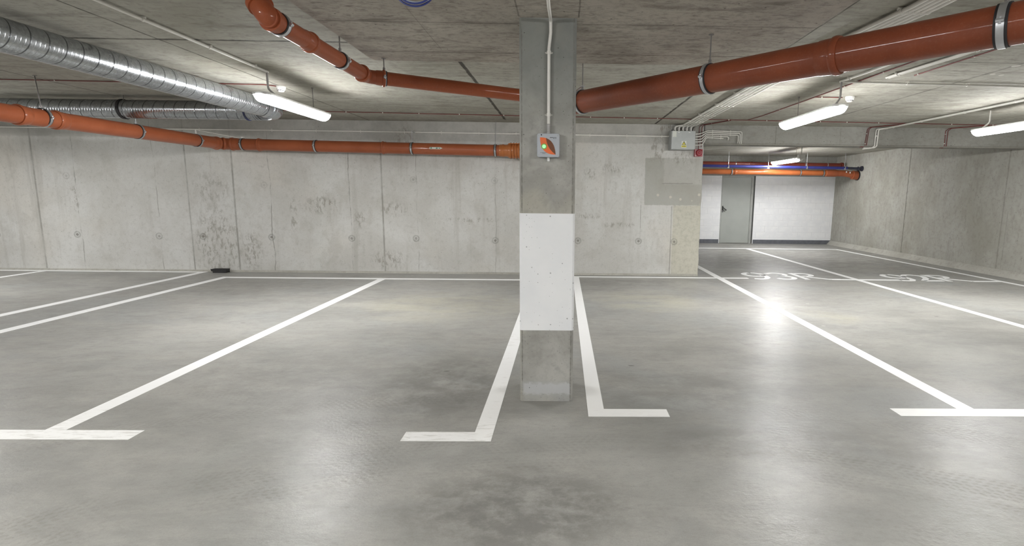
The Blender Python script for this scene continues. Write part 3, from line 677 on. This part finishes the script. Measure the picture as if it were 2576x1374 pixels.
# inspection fitting with ribs
f = MB().lathe((-1.16, 9.655, 2.279), (1, 0, 0), [(.100, 0), (.106, .01), (.106, .05), (.112, .055), (.112, .085), (.106, .09), (.106, .14), (.125, .17), (.132, .18), (.132, .62), (.118, .66)], 48)
for i in range(9): f.band((-.95+i*.05, 9.655, 2.277), (1, 0, 0), .13, .146, .012, 48)
f.box(-.98, -.52, 9.50, 9.56, 2.385, 2.395)
f.build('inspection_fitting', mat_pipe('amber_fitting_plastic', (.40, .13, .035), (.46, .16, .05)), t)
s_ = MB()
def wrap(x0, x1, a0, a1, m, off=.0012, tip=0):
    n = 6; vs = []; 
    for i in range(n+1):
        a = math.radians(a0+(a1-a0)*i/n); k = 1-abs(2*i/n-1)
        zc = 2.278+(-1-(x0+x1)/2)*.01157
        vs += [(x0, 9.655-math.cos(a)*(.100+off), zc+math.sin(a)*(.100+off)), (x1+tip*k, 9.655-math.cos(a)*(.100+off), zc+math.sin(a)*(.100+off))]
    s_.add(vs, [(2*i, 2*i+1, 2*i+3, 2*i+2) for i in range(n)], m)
wrap(-2.385, -2.20, -6, 14, 0, tip=.045); wrap(-2.372, -2.34, -2, 10, 1, .0022); wrap(-2.275, -2.24, -2, 10, 1, .0022); wrap(-2.225, -2.205, 0, 8, 1, .0022, .018); wrap(-2.33, -2.285, 2.5, 4.5, 1, .0022)
sk = s_.build('flow_arrow_sticker', [MLABW, MLABG], t); sk['label'] = 'white and green arrow sticker'

# 4. pipes in the far room
t = thing('drain_pipe', (5.5, 15.75, 2.24), 'bright orange drain pipe in the far room above the grey door', 'pipe', 'orange-brown drain pipes')
MB().tube([(2.6, 15.75, 2.245), (7.95, 15.75, 2.235)], .080, 40).build('pipe', MORANGE2, t)
MB().tube(bend([(7.85, 15.75, 2.235), (8.35, 15.75, 2.232), (8.60, 15.72, 2.19)], .12, 8), .094, 40, radii=None).build('elbow', MORANGE, t)
MB().lathe((7.80, 15.75, 2.235), (1, 0, 0), [(.08, -.01), (.10, 0), (.106, .05), (.106, .28), (.095, .34), (.088, .40)], 40).build('reducer', MORANGE, t)
MB().band((8.66, 15.72, 2.18), (1, 0, -.1), .0, .128, .16, 40).build('wall_flange', MORANGE, t)
MB().band((8.735, 15.72, 2.175), (1, 0, 0), .0, .145, .03, 40).build('wall_seal', MRUB, t)
for q in ((8.36, 15.64, 2.27), (8.46, 15.62, 2.25)): MB().box(q[0]-.015, q[0]+.015, q[1]-.006, q[1]+.006, q[2]-.02, q[2]+.02).build('label_sticker', MWHITEP, t)
clamp(t, (4.98, 15.75, 2.24), (1, 0, 0), .080); socket(t, (5.12, 15.75, 2.24), (-1, 0, 0), .080, .07, MORANGE2)
clamp(t, (7.03, 15.75, 2.237), (1, 0, 0), .080); clamp(t, (7.72, 15.75, 2.235), (1, 0, 0), .080)
MB().box(2.6, 7.75, 15.72, 15.78, 2.335, 2.343).build('carrier_rail', MROD, t)
t = thing('water_pipe', (5.5, 15.5, 2.385), 'blue water pipe with dark end in the far room', 'pipe')
MB().tube([(2.6, 15.5, 2.395), (8.30, 15.5, 2.372)], .042, 28).build('pipe', MBLUE, t)
MB().tube([(8.30, 15.5, 2.372), (8.72, 15.5, 2.362)], .036, 28).build('pipe_end', MDARKPIPE, t)
MB().band((8.725, 15.5, 2.362), (1, 0, 0), .0, .075, .035, 28).band((8.62, 15.5, 2.365), (1, 0, 0), .03, .055, .03, 28).build('wall_flange', MDARKPIPE, t)
for xx in (4.80, 5.97, 7.10, 8.22):
    k = MB().band((xx, 15.5, 2.385), (1, 0, 0), .042, .050, .022, 24).box(xx-.035, xx+.01, 15.44, 15.46, 2.33, 2.36)
    cl = k.build('pipe_clamp', MZINC, t); MB().tube([(xx, 15.5, 2.43), (xx, 15.5, CZ)], .006, 8).build('hanger_rod', MZINC, cl)
t = thing('fire_pipe', (5.5, 16.4, 2.50), 'dark red pipe behind the blue pipe in the far room', 'pipe')
MB().tube([(2.6, 16.4, 2.52), (8.55, 16.4, 2.508)], .060, 28).build('pipe', MRUST, t)
MB().band((8.60, 16.4, 2.508), (1, 0, 0), .0, .082, .06, 28).build('end_cap', MRUST, t)
socket(t, (5.75, 16.4, 2.513), (1, 0, 0), .060, .06, MRUST)
for xx in (5.3, 7.45, 8.15):
    cl = MB().band((xx, 16.4, 2.51), (1, 0, 0), .060, .067, .022, 24).build('pipe_clamp', MZINC, t); MB().tube([(xx, 16.4, 2.57), (xx, 16.4, CZ)], .005, 8).build('hanger_rod', MROD, cl)

# ------------------------------------------------------------------ spiral ducts
t = thing('spiral_duct', (-4.02, 7.66, 2.62), 'galvanised spiral duct with an elbow, running along the ceiling at left', 'air duct')
def duct_section(a, b_, r, name='duct_section'):
    a = Vector(a); b_ = Vector(b_); d = b_-a; Ld = d.length
    m = MB().tube([(0, 0, 0), (0, 0, Ld)], r, 72, caps=False)
    me_o = m.build(name, MDUCT, None)
    q = d.to_track_quat('Z', 'Y'); me_o.parent = t
    me_o.matrix_parent_inverse = world_of(t).inverted(); me_o.location = a; me_o.rotation_euler = q.to_euler()
    return me_o
RD = .126
duct_section((-4.28, .6, 2.618), (-4.03, 7.30, 2.622), RD)
duct_section((-4.38, 7.66, 2.622), (-14.0, 7.66, 2.618), RD)
e1 = MB().tube(bend([(-4.032, 7.24, 2.622), (-4.02, 7.66, 2.622), (-4.44, 7.66, 2.622)], .30, 24), RD+.004, 64, caps=False)
e1.build('elbow', MDUCTF, t)
for i in range(11):
    a = math.radians(i*9); c_ = Vector((-4.325+.30*math.cos(a), 7.36+.30*math.sin(a), 2.622))
    MB().band(c_, (-math.sin(a), math.cos(a), 0), RD+.002, RD+.0075, .008, 56).build('elbow_seam', MDUCTF, t)
MB().band((-4.43, 7.66, 2.622), (1, 0, 0), RD, RD+.012, .022, 56).build('rubber_gasket', plain('dark_blue_gasket', (.02, .025, .08), .4), t)
k = MB().band((-6.15, 7.66, 2.62), (1, 0, 0), RD+.002, RD+.010, .035, 56).tube([(-6.15, 7.66-RD-.02, 2.60), (-6.15, 7.66-RD-.02, 2.64)], .008, 8)
cl = k.build('duct_clamp', MRUB, t); MB().tube([(-6.10, 7.60, 2.74), (-6.10, 7.60, CZ)], .006, 8).build('hanger_rod', MROD, cl)
cl = MB().band((-9.0, 7.66, 2.62), (1, 0, 0), RD+.002, RD+.010, .035, 56).build('duct_clamp', MRUB, t); MB().tube([(-9, 7.6, 2.74), (-9, 7.6, CZ)], .006, 8).build('hanger_rod', MROD, cl)

# ------------------------------------------------------------------ conduits
def conduit(pts, r, mat, label, clips=(), name='conduit', cat='conduit', group=None, br=.05, clipn=(0, 0, 1), clip_len=.02):
    """clips: points on the line; clipn points from the tube to its fixing surface"""
    t = thing(name, pts[0], label, cat, group)
    MB().tube(bend(pts, br, 6), r, 12).build('tube', mat, t)
    nn = Vector(clipn)
    for q, d in clips:
        d = Vector(d).normalized(); q = Vector(q); sd = d.cross(nn).normalized()
        m = MB().band(q, d, r*.98, r*1.35, clip_len, 16)
        a = q+nn*r*1.2
        m.tube([a+sd*r*2.1-nn*r*.9, a+sd*r*2.1+nn*r*.2], r*.35, 6).tube([a-sd*r*2.1-nn*r*.9, a-sd*r*2.1+nn*r*.2], r*.35, 6)
        m.tube([a-sd*r*2.2, a+sd*r*2.2], r*.5, 6)
        m.build('clip', MPVC, t)
    return t
Z1 = CZ-.022
# on the column
conduit([(-.105, 2.6, 2.636), (-.100, 3.40, 2.636), (-.094, 3.645, 2.634), (-.094, 3.652, 2.56), (-.105, 3.655, 2.46), (-.105, 3.655, 1.975)], .0105, MPVC,
        'white conduit running down the front of the column into the sensor box', [((-.105, 3.655, 2.435), (0, 0, 1)), ((-.105, 3.655, 2.035), (0, 0, 1))], clipn=(0, 1, 0), br=.03)
# fixed along the long wall
cw = [-13, -10.5, -9.2, -7.9, -6.6, -5.3, -4.5, -3.7, -2.906, -2.236, -1.55, -.877, .474, 1.151, 1.794]
conduit([(-14.5, 9.838, 2.60), (-3.3, 9.838, 2.604), (1.93, 9.838, 2.586)], .012, MPVC, 'thin white conduit fixed high along the long wall', [((x_, 9.838, 2.604 if x_ < -3.3 else 2.604-(x_+3.3)*.0034), (1, 0, 0)) for x_ in cw], clipn=(0, 1, 0))
conduit([(-3.19, -3, Z1), (-3.19, 3.86, Z1), (-3.20, 5.95, Z1)], .012, MPVC, 'white ceiling conduit leading to the left batten lamp', [((-3.19, 4.236, Z1), (0, 1, 0)), ((-3.195, 4.996, Z1), (0, 1, 0)), ((-3.20, 5.7, Z1), (0, 1, 0)), ((-3.19, 3.4, Z1), (0, 1, 0))])
# bundle of five running to the grey box
order = ['leftmost', 'second from left', 'middle one', 'fourth from left', 'rightmost']
for i in range(5):
    xo = (i-2)*.044; xs = 2.405+xo; xe = 2.262+xo*1.25
    tx = 2.02+i*.072
    conduit([(xs+.03, -.5, Z1-.005), (xs, 3.7, Z1-.005), (xe, 5.3, Z1-.005), (xe, 9.70, Z1-.005), (tx, 9.78, 2.755), (tx, 9.78, 2.68)], .0155, MPVC,
            'white ceiling conduit into the grey box, %s of the five side by side' % order[i],
            [((xe if yy > 5 else xs+(xe-xs)*max(0, (yy-3.7)/1.6), yy, Z1-.005), (0, 1, 0)) for yy in (3.78, 5.28, 6.78, 7.6, 8.5, 9.2)], group='conduits running side by side into the grey box', br=.04)
# right side of ceiling
conduit([(3.06, 6.02, Z1), (5.0, 6.12, Z1), (8.7, 6.32, Z1)], .0125, MPVC, 'white ceiling conduit crossing right above the lamp towards the right edge', [((x_, 6.02+(x_-3.06)*.0525, Z1), (1, .05, 0)) for x_ in (3.30, 3.84, 4.55, 5.3, 6.2, 7.2)])
conduit([(3.06, 6.02, Z1+.001), (3.10, 5.6, Z1), (3.30, 2.0, Z1)], .0125, MPVC, 'short white ceiling conduit going under the thick pipe above the right lamp', [((3.075, 5.85, Z1), (0, 1, 0)), ((3.2, 4.2, Z1), (0, 1, 0))])
for k_, nm in ((0, 'left'), (1, 'right')):
    conduit([(3.43+k_*.028, 5.78, Z1), (3.52+k_*.028, 4.9, Z1), (3.6+k_*.028, 1.0, Z1)], .013, MPVC, 'white conduit below the thick pipe, %s one of the touching pair' % nm, [((3.445+k_*.028, 5.62, Z1), (-.1, 1, 0)), ((3.53+k_*.028, 4.7, Z1), (0, 1, 0))], group='touching pair of conduits on the right')
conduit([(6.13, 2.5, Z1), (5.95, 6.95, Z1), (5.93, 9.80, Z1), (5.79, 9.842, 2.76), (5.78, 9.842, 2.46), (5.74, 9.845, 2.43), (5.60, 9.95, 2.432)], .012, MPVC, 'white conduit down the lintel, right one of the pair', [((5.945, yy, Z1), (0, 1, 0)) for yy in (6.2, 7.06, 7.95, 8.9, 9.65)], group='pair of conduits bending down the lintel', br=.035)
conduit([(6.10, 2.5, Z1), (5.91, 6.95, Z1), (5.89, 9.80, Z1), (5.745, 9.842, 2.76), (5.74, 9.842, 2.46), (5.69, 9.842, 2.425), (5.53, 9.86, 2.405)], .010, MPVC, 'white conduit down the lintel, left one of the pair', [((5.76, 9.842, 2.64), (0, 0, 1))], group='pair of conduits bending down the lintel', br=.035)
# five conduits from the grey box over the lintel
zin = [2.632, 2.583, 2.533, 2.490, 2.432]; zup = [2.694, 2.665, 2.633, 2.602, 2.572]
for i in range(5):
    xe = [3.262, 3.232, 3.200, 3.02, 2.93][i]; zd = [2.475, 2.478, 2.485, 2.535, 2.572][i]
    pts = [(2.36, 9.80, zin[i]), (2.455, 9.80, zin[i]), (2.50+.01*i, 9.81, zin[i]+.012), (2.60, 9.83, zup[i]-.012), (2.635, 9.835, zup[i]), (xe, 9.835, zup[i]-.010)]
    if i < 4: pts += [(xe, 9.836, zd)]
    pts += [(xe, 9.90, zd)]
    conduit(pts, .0095, MPVC, 'white conduit from the right side of the grey box, %s' % ['topmost of five', 'second from top of five', 'middle of five', 'fourth from top of five', 'lowest of five'][i],
            [((2.72, 9.835, zup[i]), (1, 0, 0)), ((3.05 if i < 3 else 2.88, 9.835, zup[i]-.006), (1, 0, 0)), ((2.42, 9.80, zin[i]), (1, 0, 0))], group='conduits leaving the side of the grey box', clipn=(0, 1, 0), br=.03)
# far room fan of conduits on the ceiling
for i in range(7):
    conduit([(5.0, 13.25, CZ-.02), (4.6, 13.3+.03*i, CZ-.02), (2.62, 13.15+.62*i, CZ-.02)], .016, MPVC, 'pale conduit fanning out on the far room ceiling left of the small lamp', group='conduits on the far room ceiling')
# red fire cables
ZR = CZ-.0105
def red(pts, label, clips=(), cn=(0, 0, 1)): return conduit(pts, .006, MRED, label, clips, 'fire_cable', 'cable', 'red fire alarm cables', .03, cn, .014)
def cl_along(p, q, ts): return [(L(p, q, u), Vector(q)-Vector(p)) for u in ts]
a0, a1, a2 = (-8, 8.55, ZR), (-.78, 8.95, ZR), (8.6, 9.36, ZR)
red([a0, a1, a2], 'long red cable along the ceiling edge in front of the long wall and lintel', cl_along(a0, a1, (.62, .70, .78, .87, .97))+cl_along(a1, a2, (.06, .13, .19, .25, .32, .38, .45, .55, .6, .66, .72, .8, .88)))
red([(-14, 6.5, ZR), (-6.7, 6.60, ZR), (-3.66, 6.69, ZR), (-3.56, 6.78, ZR)], 'thin red cable crossing the ceiling above the ducts to the left smoke detector', [((-6.75, 6.6, ZR), (1, 0, 0)), ((-6.1, 6.62, ZR), (1, 0, 0)), ((-5.1, 6.65, ZR), (1, 0, 0))])
red([(3.10, 9.12, ZR), (3.17, 8.6, ZR), (3.24, 7.0, ZR), (3.28, 5.75, ZR), (3.45, 2.4, ZR)], 'red cable from the ceiling edge towards the viewer past the right lamp', [((3.2, 8.0, ZR), (0, 1, 0)), ((3.26, 6.3, ZR), (0, 1, 0)), ((3.29, 5.6, ZR), (0, 1, 0))])
red([(3.24, 6.99, ZR), (3.60, 6.99, ZR)], 'short red cable branching to the right smoke detector', [((3.33, 6.99, ZR), (1, 0, 0))])
red([(3.69, 5.72, ZR), (3.73, 4.8, ZR), (3.8, 2.0, ZR)], 'red cable starting beside the touching conduit pair on the right', [((3.692, 5.66, ZR), (0, 1, 0)), ((3.73, 4.95, ZR), (0, 1, 0))])
red([(2.80, 9.17, ZR), (2.50, 9.79, ZR), (2.475, 9.835, 2.76), (2.475, 9.835, 2.36)], 'red cable dropping behind the conduits to the red sounder', [((2.62, 9.55, ZR), (.4, -1, 0))])
red([(2.84, 9.17, ZR), (2.55, 9.79, ZR), (2.525, 9.835, 2.76), (2.525, 9.835, 2.40)], 'second red cable dropping beside the first to the red sounder')
red([(5.95, 9.25, ZR), (5.60, 9.80, ZR), (5.585, 9.848, 2.76), (5.56, 9.848, 2.46), (5.50, 9.9, 2.443)], 'red cable down the lintel left of the conduit pair, left one', [((5.575, 9.848, 2.68), (0, 0, 1)), ((5.565, 9.848, 2.50), (0, 0, 1))], (0, 1, 0))
red([(5.99, 9.25, ZR), (5.63, 9.80, ZR), (5.615, 9.848, 2.76), (5.59, 9.848, 2.46), (5.53, 9.9, 2.443)], 'red cable down the lintel left of the conduit pair, right one')
red([(7.4, 9.30, ZR), (7.07, 9.80, ZR), (7.04, 9.848, 2.75), (7.05, 9.848, 2.47), (7.0, 9.9, 2.443)], 'red cable down the lintel under the right lamp, left one', [((7.045, 9.848, 2.69), (0, 0, 1)), ((7.045, 9.848, 2.52), (0, 0, 1))], (0, 1, 0))
red([(7.45, 9.30, ZR), (7.11, 9.80, ZR), (7.085, 9.848, 2.75), (7.085, 9.848, 2.47), (7.035, 9.9, 2.443)], 'red cable down the lintel under the right lamp, right one')

# ------------------------------------------------------------------ smoke detectors
def detector(x, y, label):
    t = thing('smoke_detector', (x, y, CZ), label, 'smoke detector', 'smoke detectors on the ceiling')
    MB().lathe((x, y, CZ), (0, 0, -1), [(.052, 0), (.054, .005), (.054, .022), (.050, .026)], 32).build('mounting_base', MWHITEP, t)
    m = MB().lathe((x, y, CZ-.026), (0, 0, -1), [(.046, 0), (.050, .006), (.047, .018), (.034, .032), (.030, .040), (.012, .043)], 32); m.build('sensor_head', MWHITEP, t)
    g = MB()
    for i in range(10):
        a = 2*math.pi*i/10; c_ = Vector((x+.0415*math.cos(a), y+.0415*math.sin(a), CZ-.051)); tg = Vector((-math.sin(a), math.cos(a), 0))
        g.tube([c_-tg*.009, c_+tg*.009], .0035, 6)
    g.build('air_slots', MBLACK, t)
detector(-3.53, 6.84, 'white smoke detector above the left batten lamp')
detector(3.69, 6.98, 'white smoke detector beside the right batten lamp')

# ------------------------------------------------------------------ gas sensor box on column
t = thing('gas_sensor', (-.105, 3.67, 1.83), 'light grey gas sensor box with orange leaf label and green light on the column', 'sensor')
sx0, sx1, sz0, sz1, yf = -.181, -.030, 1.753, 1.909, 3.622
MB().rbox(sx0, sx1, yf, 3.67, sz0, sz1, .012, 'y', 5, bev=.003).build('enclosure', MSENS, t)
MB().rbox(sx0+.002, sx1-.002, yf+.022, yf+.024, sz0-.001, sz1+.001, .012, 'y', 5).build('lid_seam', MBOXD, t)
for qx in (sx0+.012, sx1-.012):
    for qz in (sz0+.013, sz1-.013): MB().lathe((qx, yf+.001, qz), (0, -1, 0), [(.0052, 0), (.0052, .0015), (.0025, .0016), (.002, .0005)], 14).build('lid_screw', MBOX, t)
def u(a, b_): return (sx0+a*(sx1-sx0), sz0+b_*(sz1-sz0))
def flat(name, poly, mat, d=.0006, par=None, yb=None):
    y_ = yf if yb is None else yb
    return MB().prism(poly, 'y', y_-d, y_+.0004).build(name, mat, par or t, smooth=False)
def bez(p, q, r, n=14): return [tuple((1-s)**2*p[i]+2*s*(1-s)*q[i]+s*s*r[i] for i in (0, 1)) for s in [k/n for k in range(n+1)]]
top = bez(u(.13, .83), u(.78, .86), u(.83, .11)); low = bez(u(.83, .11), u(.14, .08), u(.13, .83))
o_ = flat('orange_leaf', top+low[1:-1], MLABO); o_['label'] = 'orange leaf print'
mid = bez(u(.83, .11), u(.43, .38), u(.40, .81))
tp = [p for p in top if p[0] > u(.40, 0)[0]]
o_ = flat('brown_leaf', tp+mid[1:], MLABB, .0010); o_['label'] = 'brown leaf print'
m = MB()
for i in range(4): m.box(u(.575+i*.034, 0)[0], u(.60+i*.034, 0)[0], yf-.0007, yf, u(0, .815)[1], u(0, .845)[1])
for gx, sh in ((.725, 'E'), (.775, 'T'), (.82, 'Z')):
    x_ = u(gx, 0)[0]; z_ = u(0, .782)[1]; w_ = .0055; hh = .0095; th = .0016
    if sh == 'E': m.box(x_, x_+th, yf-.0007, yf, z_, z_+hh); [m.box(x_, x_+w_, yf-.0007, yf, z_+k, z_+k+th) for k in (0, hh/2-th/2, hh-th)]
    if sh == 'T': m.box(x_, x_+w_+.001, yf-.0007, yf, z_+hh-th, z_+hh).box(x_+w_/2-th/2, x_+w_/2+th/2, yf-.0007, yf, z_, z_+hh)
    if sh == 'Z': m.box(x_, x_+w_, yf-.0007, yf, z_, z_+th).box(x_, x_+w_, yf-.0007, yf, z_+hh-th, z_+hh).add([(x_, yf-.0007, z_+th), (x_+th, yf-.0007, z_+th), (x_+w_, yf-.0007, z_+hh-th), (x_+w_-th, yf-.0007, z_+hh-th)], [(0, 1, 2, 3)])
random.seed(3)
for r_, (a0_, a1_) in enumerate(((.15, .42), (.24, .35))):
    a = a0_
    while a < a1_: m.box(u(a, 0)[0], u(a+.014, 0)[0], yf-.0007, yf, u(0, .18-r_*.035)[1], u(0, .197-r_*.035)[1]); a += random.choice((.02, .02, .028))
m.rbox(u(.165, 0)[0], u(.215, 0)[0], yf-.0007, yf, u(0, .905)[1], u(0, .965)[1], .003)
m.build('printed_text', MLABK, t, smooth=False)
MB().lathe((u(.31, 0)[0], yf, u(0, .45)[1]), (0, -1, 0), [(.0125, 0), (.0125, .0015), (.008, .003)], 20).build('status_light', MLED, t)
MB().band((u(.31, 0)[0], yf-.0006, u(0, .45)[1]), (0, 1, 0), .0124, .019, .0013, 24).build('led_glow', MLEDR, t)  # flat green ring colours in the glow round the status light
MB().lathe((-.105, 3.648, sz1), (0, 0, 1), [(.013, 0), (.013, .012), (.0105, .014), (.0105, .03), (.012, .034), (.012, .062)], 16).build('cable_gland', MGREYPVC, t)
MB().lathe((-.105, 3.648, sz0), (0, 0, -1), [(.0095, 0), (.0095, .008), (.0075, .009), (.009, .012), (.009, .026)], 16).build('sensor_nozzle', MWHITEP, t)

# ------------------------------------------------------------------ grey junction box on wall
t = thing('junction_box', (2.14, 9.86, 2.5), 'grey metal junction box with yellow warning sticker on the wall', 'electrical box')
bx0, bx1, bz0, bz1, by = 1.925, 2.365, 2.338, 2.668, 9.66
MB().rbox(bx0, bx1, by+.02, 9.86, bz0, bz1, .008, 'y', 3).build('cabinet', MBOXD, t)
MB().rbox(bx0+.012, bx1+.001, by, by+.019, bz0+.004, bz1-.001, .008, 'y', 3, bev=.004).build('cabinet_door', MBOX, t)
for a in (.32, .75): MB().box(bx0+a*.44-.012, bx0+a*.44+.018, by-.0015, by, bz1-.03, bz1-.022).build('hinge_mark', MWHITEP, t)
MB().box(bx0+.03, bx0+.05, by-.0015, by, bz1-.11, bz1-.005).box(bx0+.05, bx0+.09, by-.0010, by, bz1-.108, bz1-.005).box(bx0+.085, bx0+.10, by-.0015, by, bz1-.11, bz1-.005).build('tape_strip', MLABW, t, smooth=False)
ws = MB().box(2.12, 2.21, by-.001, by, 2.37, 2.49, 0)
ws.box(2.122, 2.208, by-.0012, by, 2.378, 2.412, 1)
ws.prism([(2.125, 2.42), (2.205, 2.42), (2.165, 2.488)], 'y', by-.0016, by, 2)
ws.prism([(2.137, 2.426), (2.193, 2.426), (2.165, 2.475)], 'y', by-.0021, by, 1)
ws.add([(2.167, by-.0026, 2.468), (2.157, by-.0026, 2.448), (2.165, by-.0026, 2.448), (2.160, by-.0026, 2.430), (2.174, by-.0026, 2.453), (2.166, by-.0026, 2.453), (2.172, by-.0026, 2.466)], [(0, 1, 2, 3, 4, 5, 6)], 2)
for r_ in range(2):
    for i in range(7): ws.box(2.134+i*.009, 2.140+i*.009, by-.0018, by, 2.398-r_*.012, 2.405-r_*.012, 2)
o_ = ws.build('warning_sticker', [MLABW, MLABY, MLABK], t, smooth=False); o_['label'] = 'yellow electrical warning sticker with black bolt triangle'
g = MB()
for i in range(8): g.lathe((1.965+i*.048, 9.78, bz1), (0, 0, 1), [(.014, 0), (.014, .012), (.011, .014), (.011, .026)], 12)
g.build('top_glands', MBLACK, t, kind='stuff')
g = MB()
for z_ in zin: g.lathe((bx1, 9.80, z_), (1, 0, 0), [(.014, 0), (.014, .014), (.011, .016), (.011, .03)], 12)
g.build('side_glands', MGREYPVC, t)
for i in range(4):
    conduit([(2.20+i*.045, 9.78, 2.68), (2.20+i*.05, 9.79, 2.74), (2.25+i*.055, 9.83, 2.79)], .008, MRUB if i % 2 else MGREYPVC, 'short %s cable bending into the top of the grey box' % ('black' if i % 2 else 'grey'), name='cable', cat='cable', group='short cables at the top of the grey box')

# ------------------------------------------------------------------ red sounder
t = thing('fire_sounder', (2.48, 9.86, 2.295), 'small red alarm sounder on the wall below the grey box', 'alarm')
MB().rbox(2.402, 2.548, 9.80, 9.86, 2.228, 2.362, .010, 'y', 4).build('housing', MREDBOX, t)
MB().lathe((2.485, 9.80, 2.297), (0, -1, 0), [(.062, 0), (.062, .02), (.056, .034), (.042, .038), (.040, .030), (.03, .030), (.026, .044), (.010, .048)], 32).build('sounder_dome', MREDBOX, t)
for q in ((2.415, 2.24), (2.537, 2.315)): MB().lathe((q[0], 9.80, q[1]), (0, -1, 0), [(.006, 0), (.006, .002)], 10).build('screw_cap', MWHITEP, t)

# ------------------------------------------------------------------ black bracket tray on floor
t = MB()
sec = [(-.15, 0.0), (.14, 0.0), (.145, .03), (.148, .078), (.150, .084), (.138, .084), (.13, .02), (-.13, .02), (-.140, .078), (-.158, .078), (-.156, .070), (-.148, .066), (-.146, .028), (-.125, .026), (-.122, 0)]
cxb = -6.385
o_ = MB().prism([(cxb-.108, 0), (cxb+.115, 0), (cxb+.138, .012), (cxb+.142, .068), (cxb+.152, .078), (cxb+.100, .077), (cxb+.092, .070), (cxb-.13, .070), (cxb-.150, .072), (cxb-.142, .062), (cxb-.138, .030), (cxb-.112, .028)], 'y', 9.70, 9.712)
o_.prism([(cxb-.108, 0), (cxb+.115, 0), (cxb+.138, .012), (cxb-.112, .012)], 'y', 9.712, 9.80)
o_.prism([(cxb-.138, .030), (cxb-.112, .028), (cxb-.112, 0.0), (cxb-.108, 0), (cxb-.10, .03), (cxb-.13, .07), (cxb-.142, .062)], 'y', 9.712, 9.80)
o_.prism([(cxb+.115, 0), (cxb+.138, .012), (cxb+.142, .068), (cxb+.132, .072), (cxb+.125, .014)], 'y', 9.712, 9.80)
o_.prism([(cxb-.13, 0), (cxb+.138, 0), (cxb+.142, .072), (cxb-.14, .068)], 'y', 9.80, 9.812)
tagd(o_.build('plastic_tray', MBLACK, smooth=False), 'small black plastic tray on the floor against the long wall', 'tray')

# ------------------------------------------------------------------ blue cable loop
t = thing('cable_loop', (-.86, 3.2, 2.657), 'blue cable loop hanging from the ceiling at the top edge', 'cable')
for k_, (mt, dx, rz) in enumerate(((MBLUECAB, 0, .098), (MLITCAB, .006, .090), (MBLUECAB, -.004, .106))):
    pts = [(-.86+dx+(.112+.004*k_)*math.cos(a), 3.20+.01*k_, 2.672+rz*math.sin(a)) for a in [math.radians(185+170*i/24) for i in range(25)]]
    MB().tube(pts, .0055, 10).build('cable', mt, t)
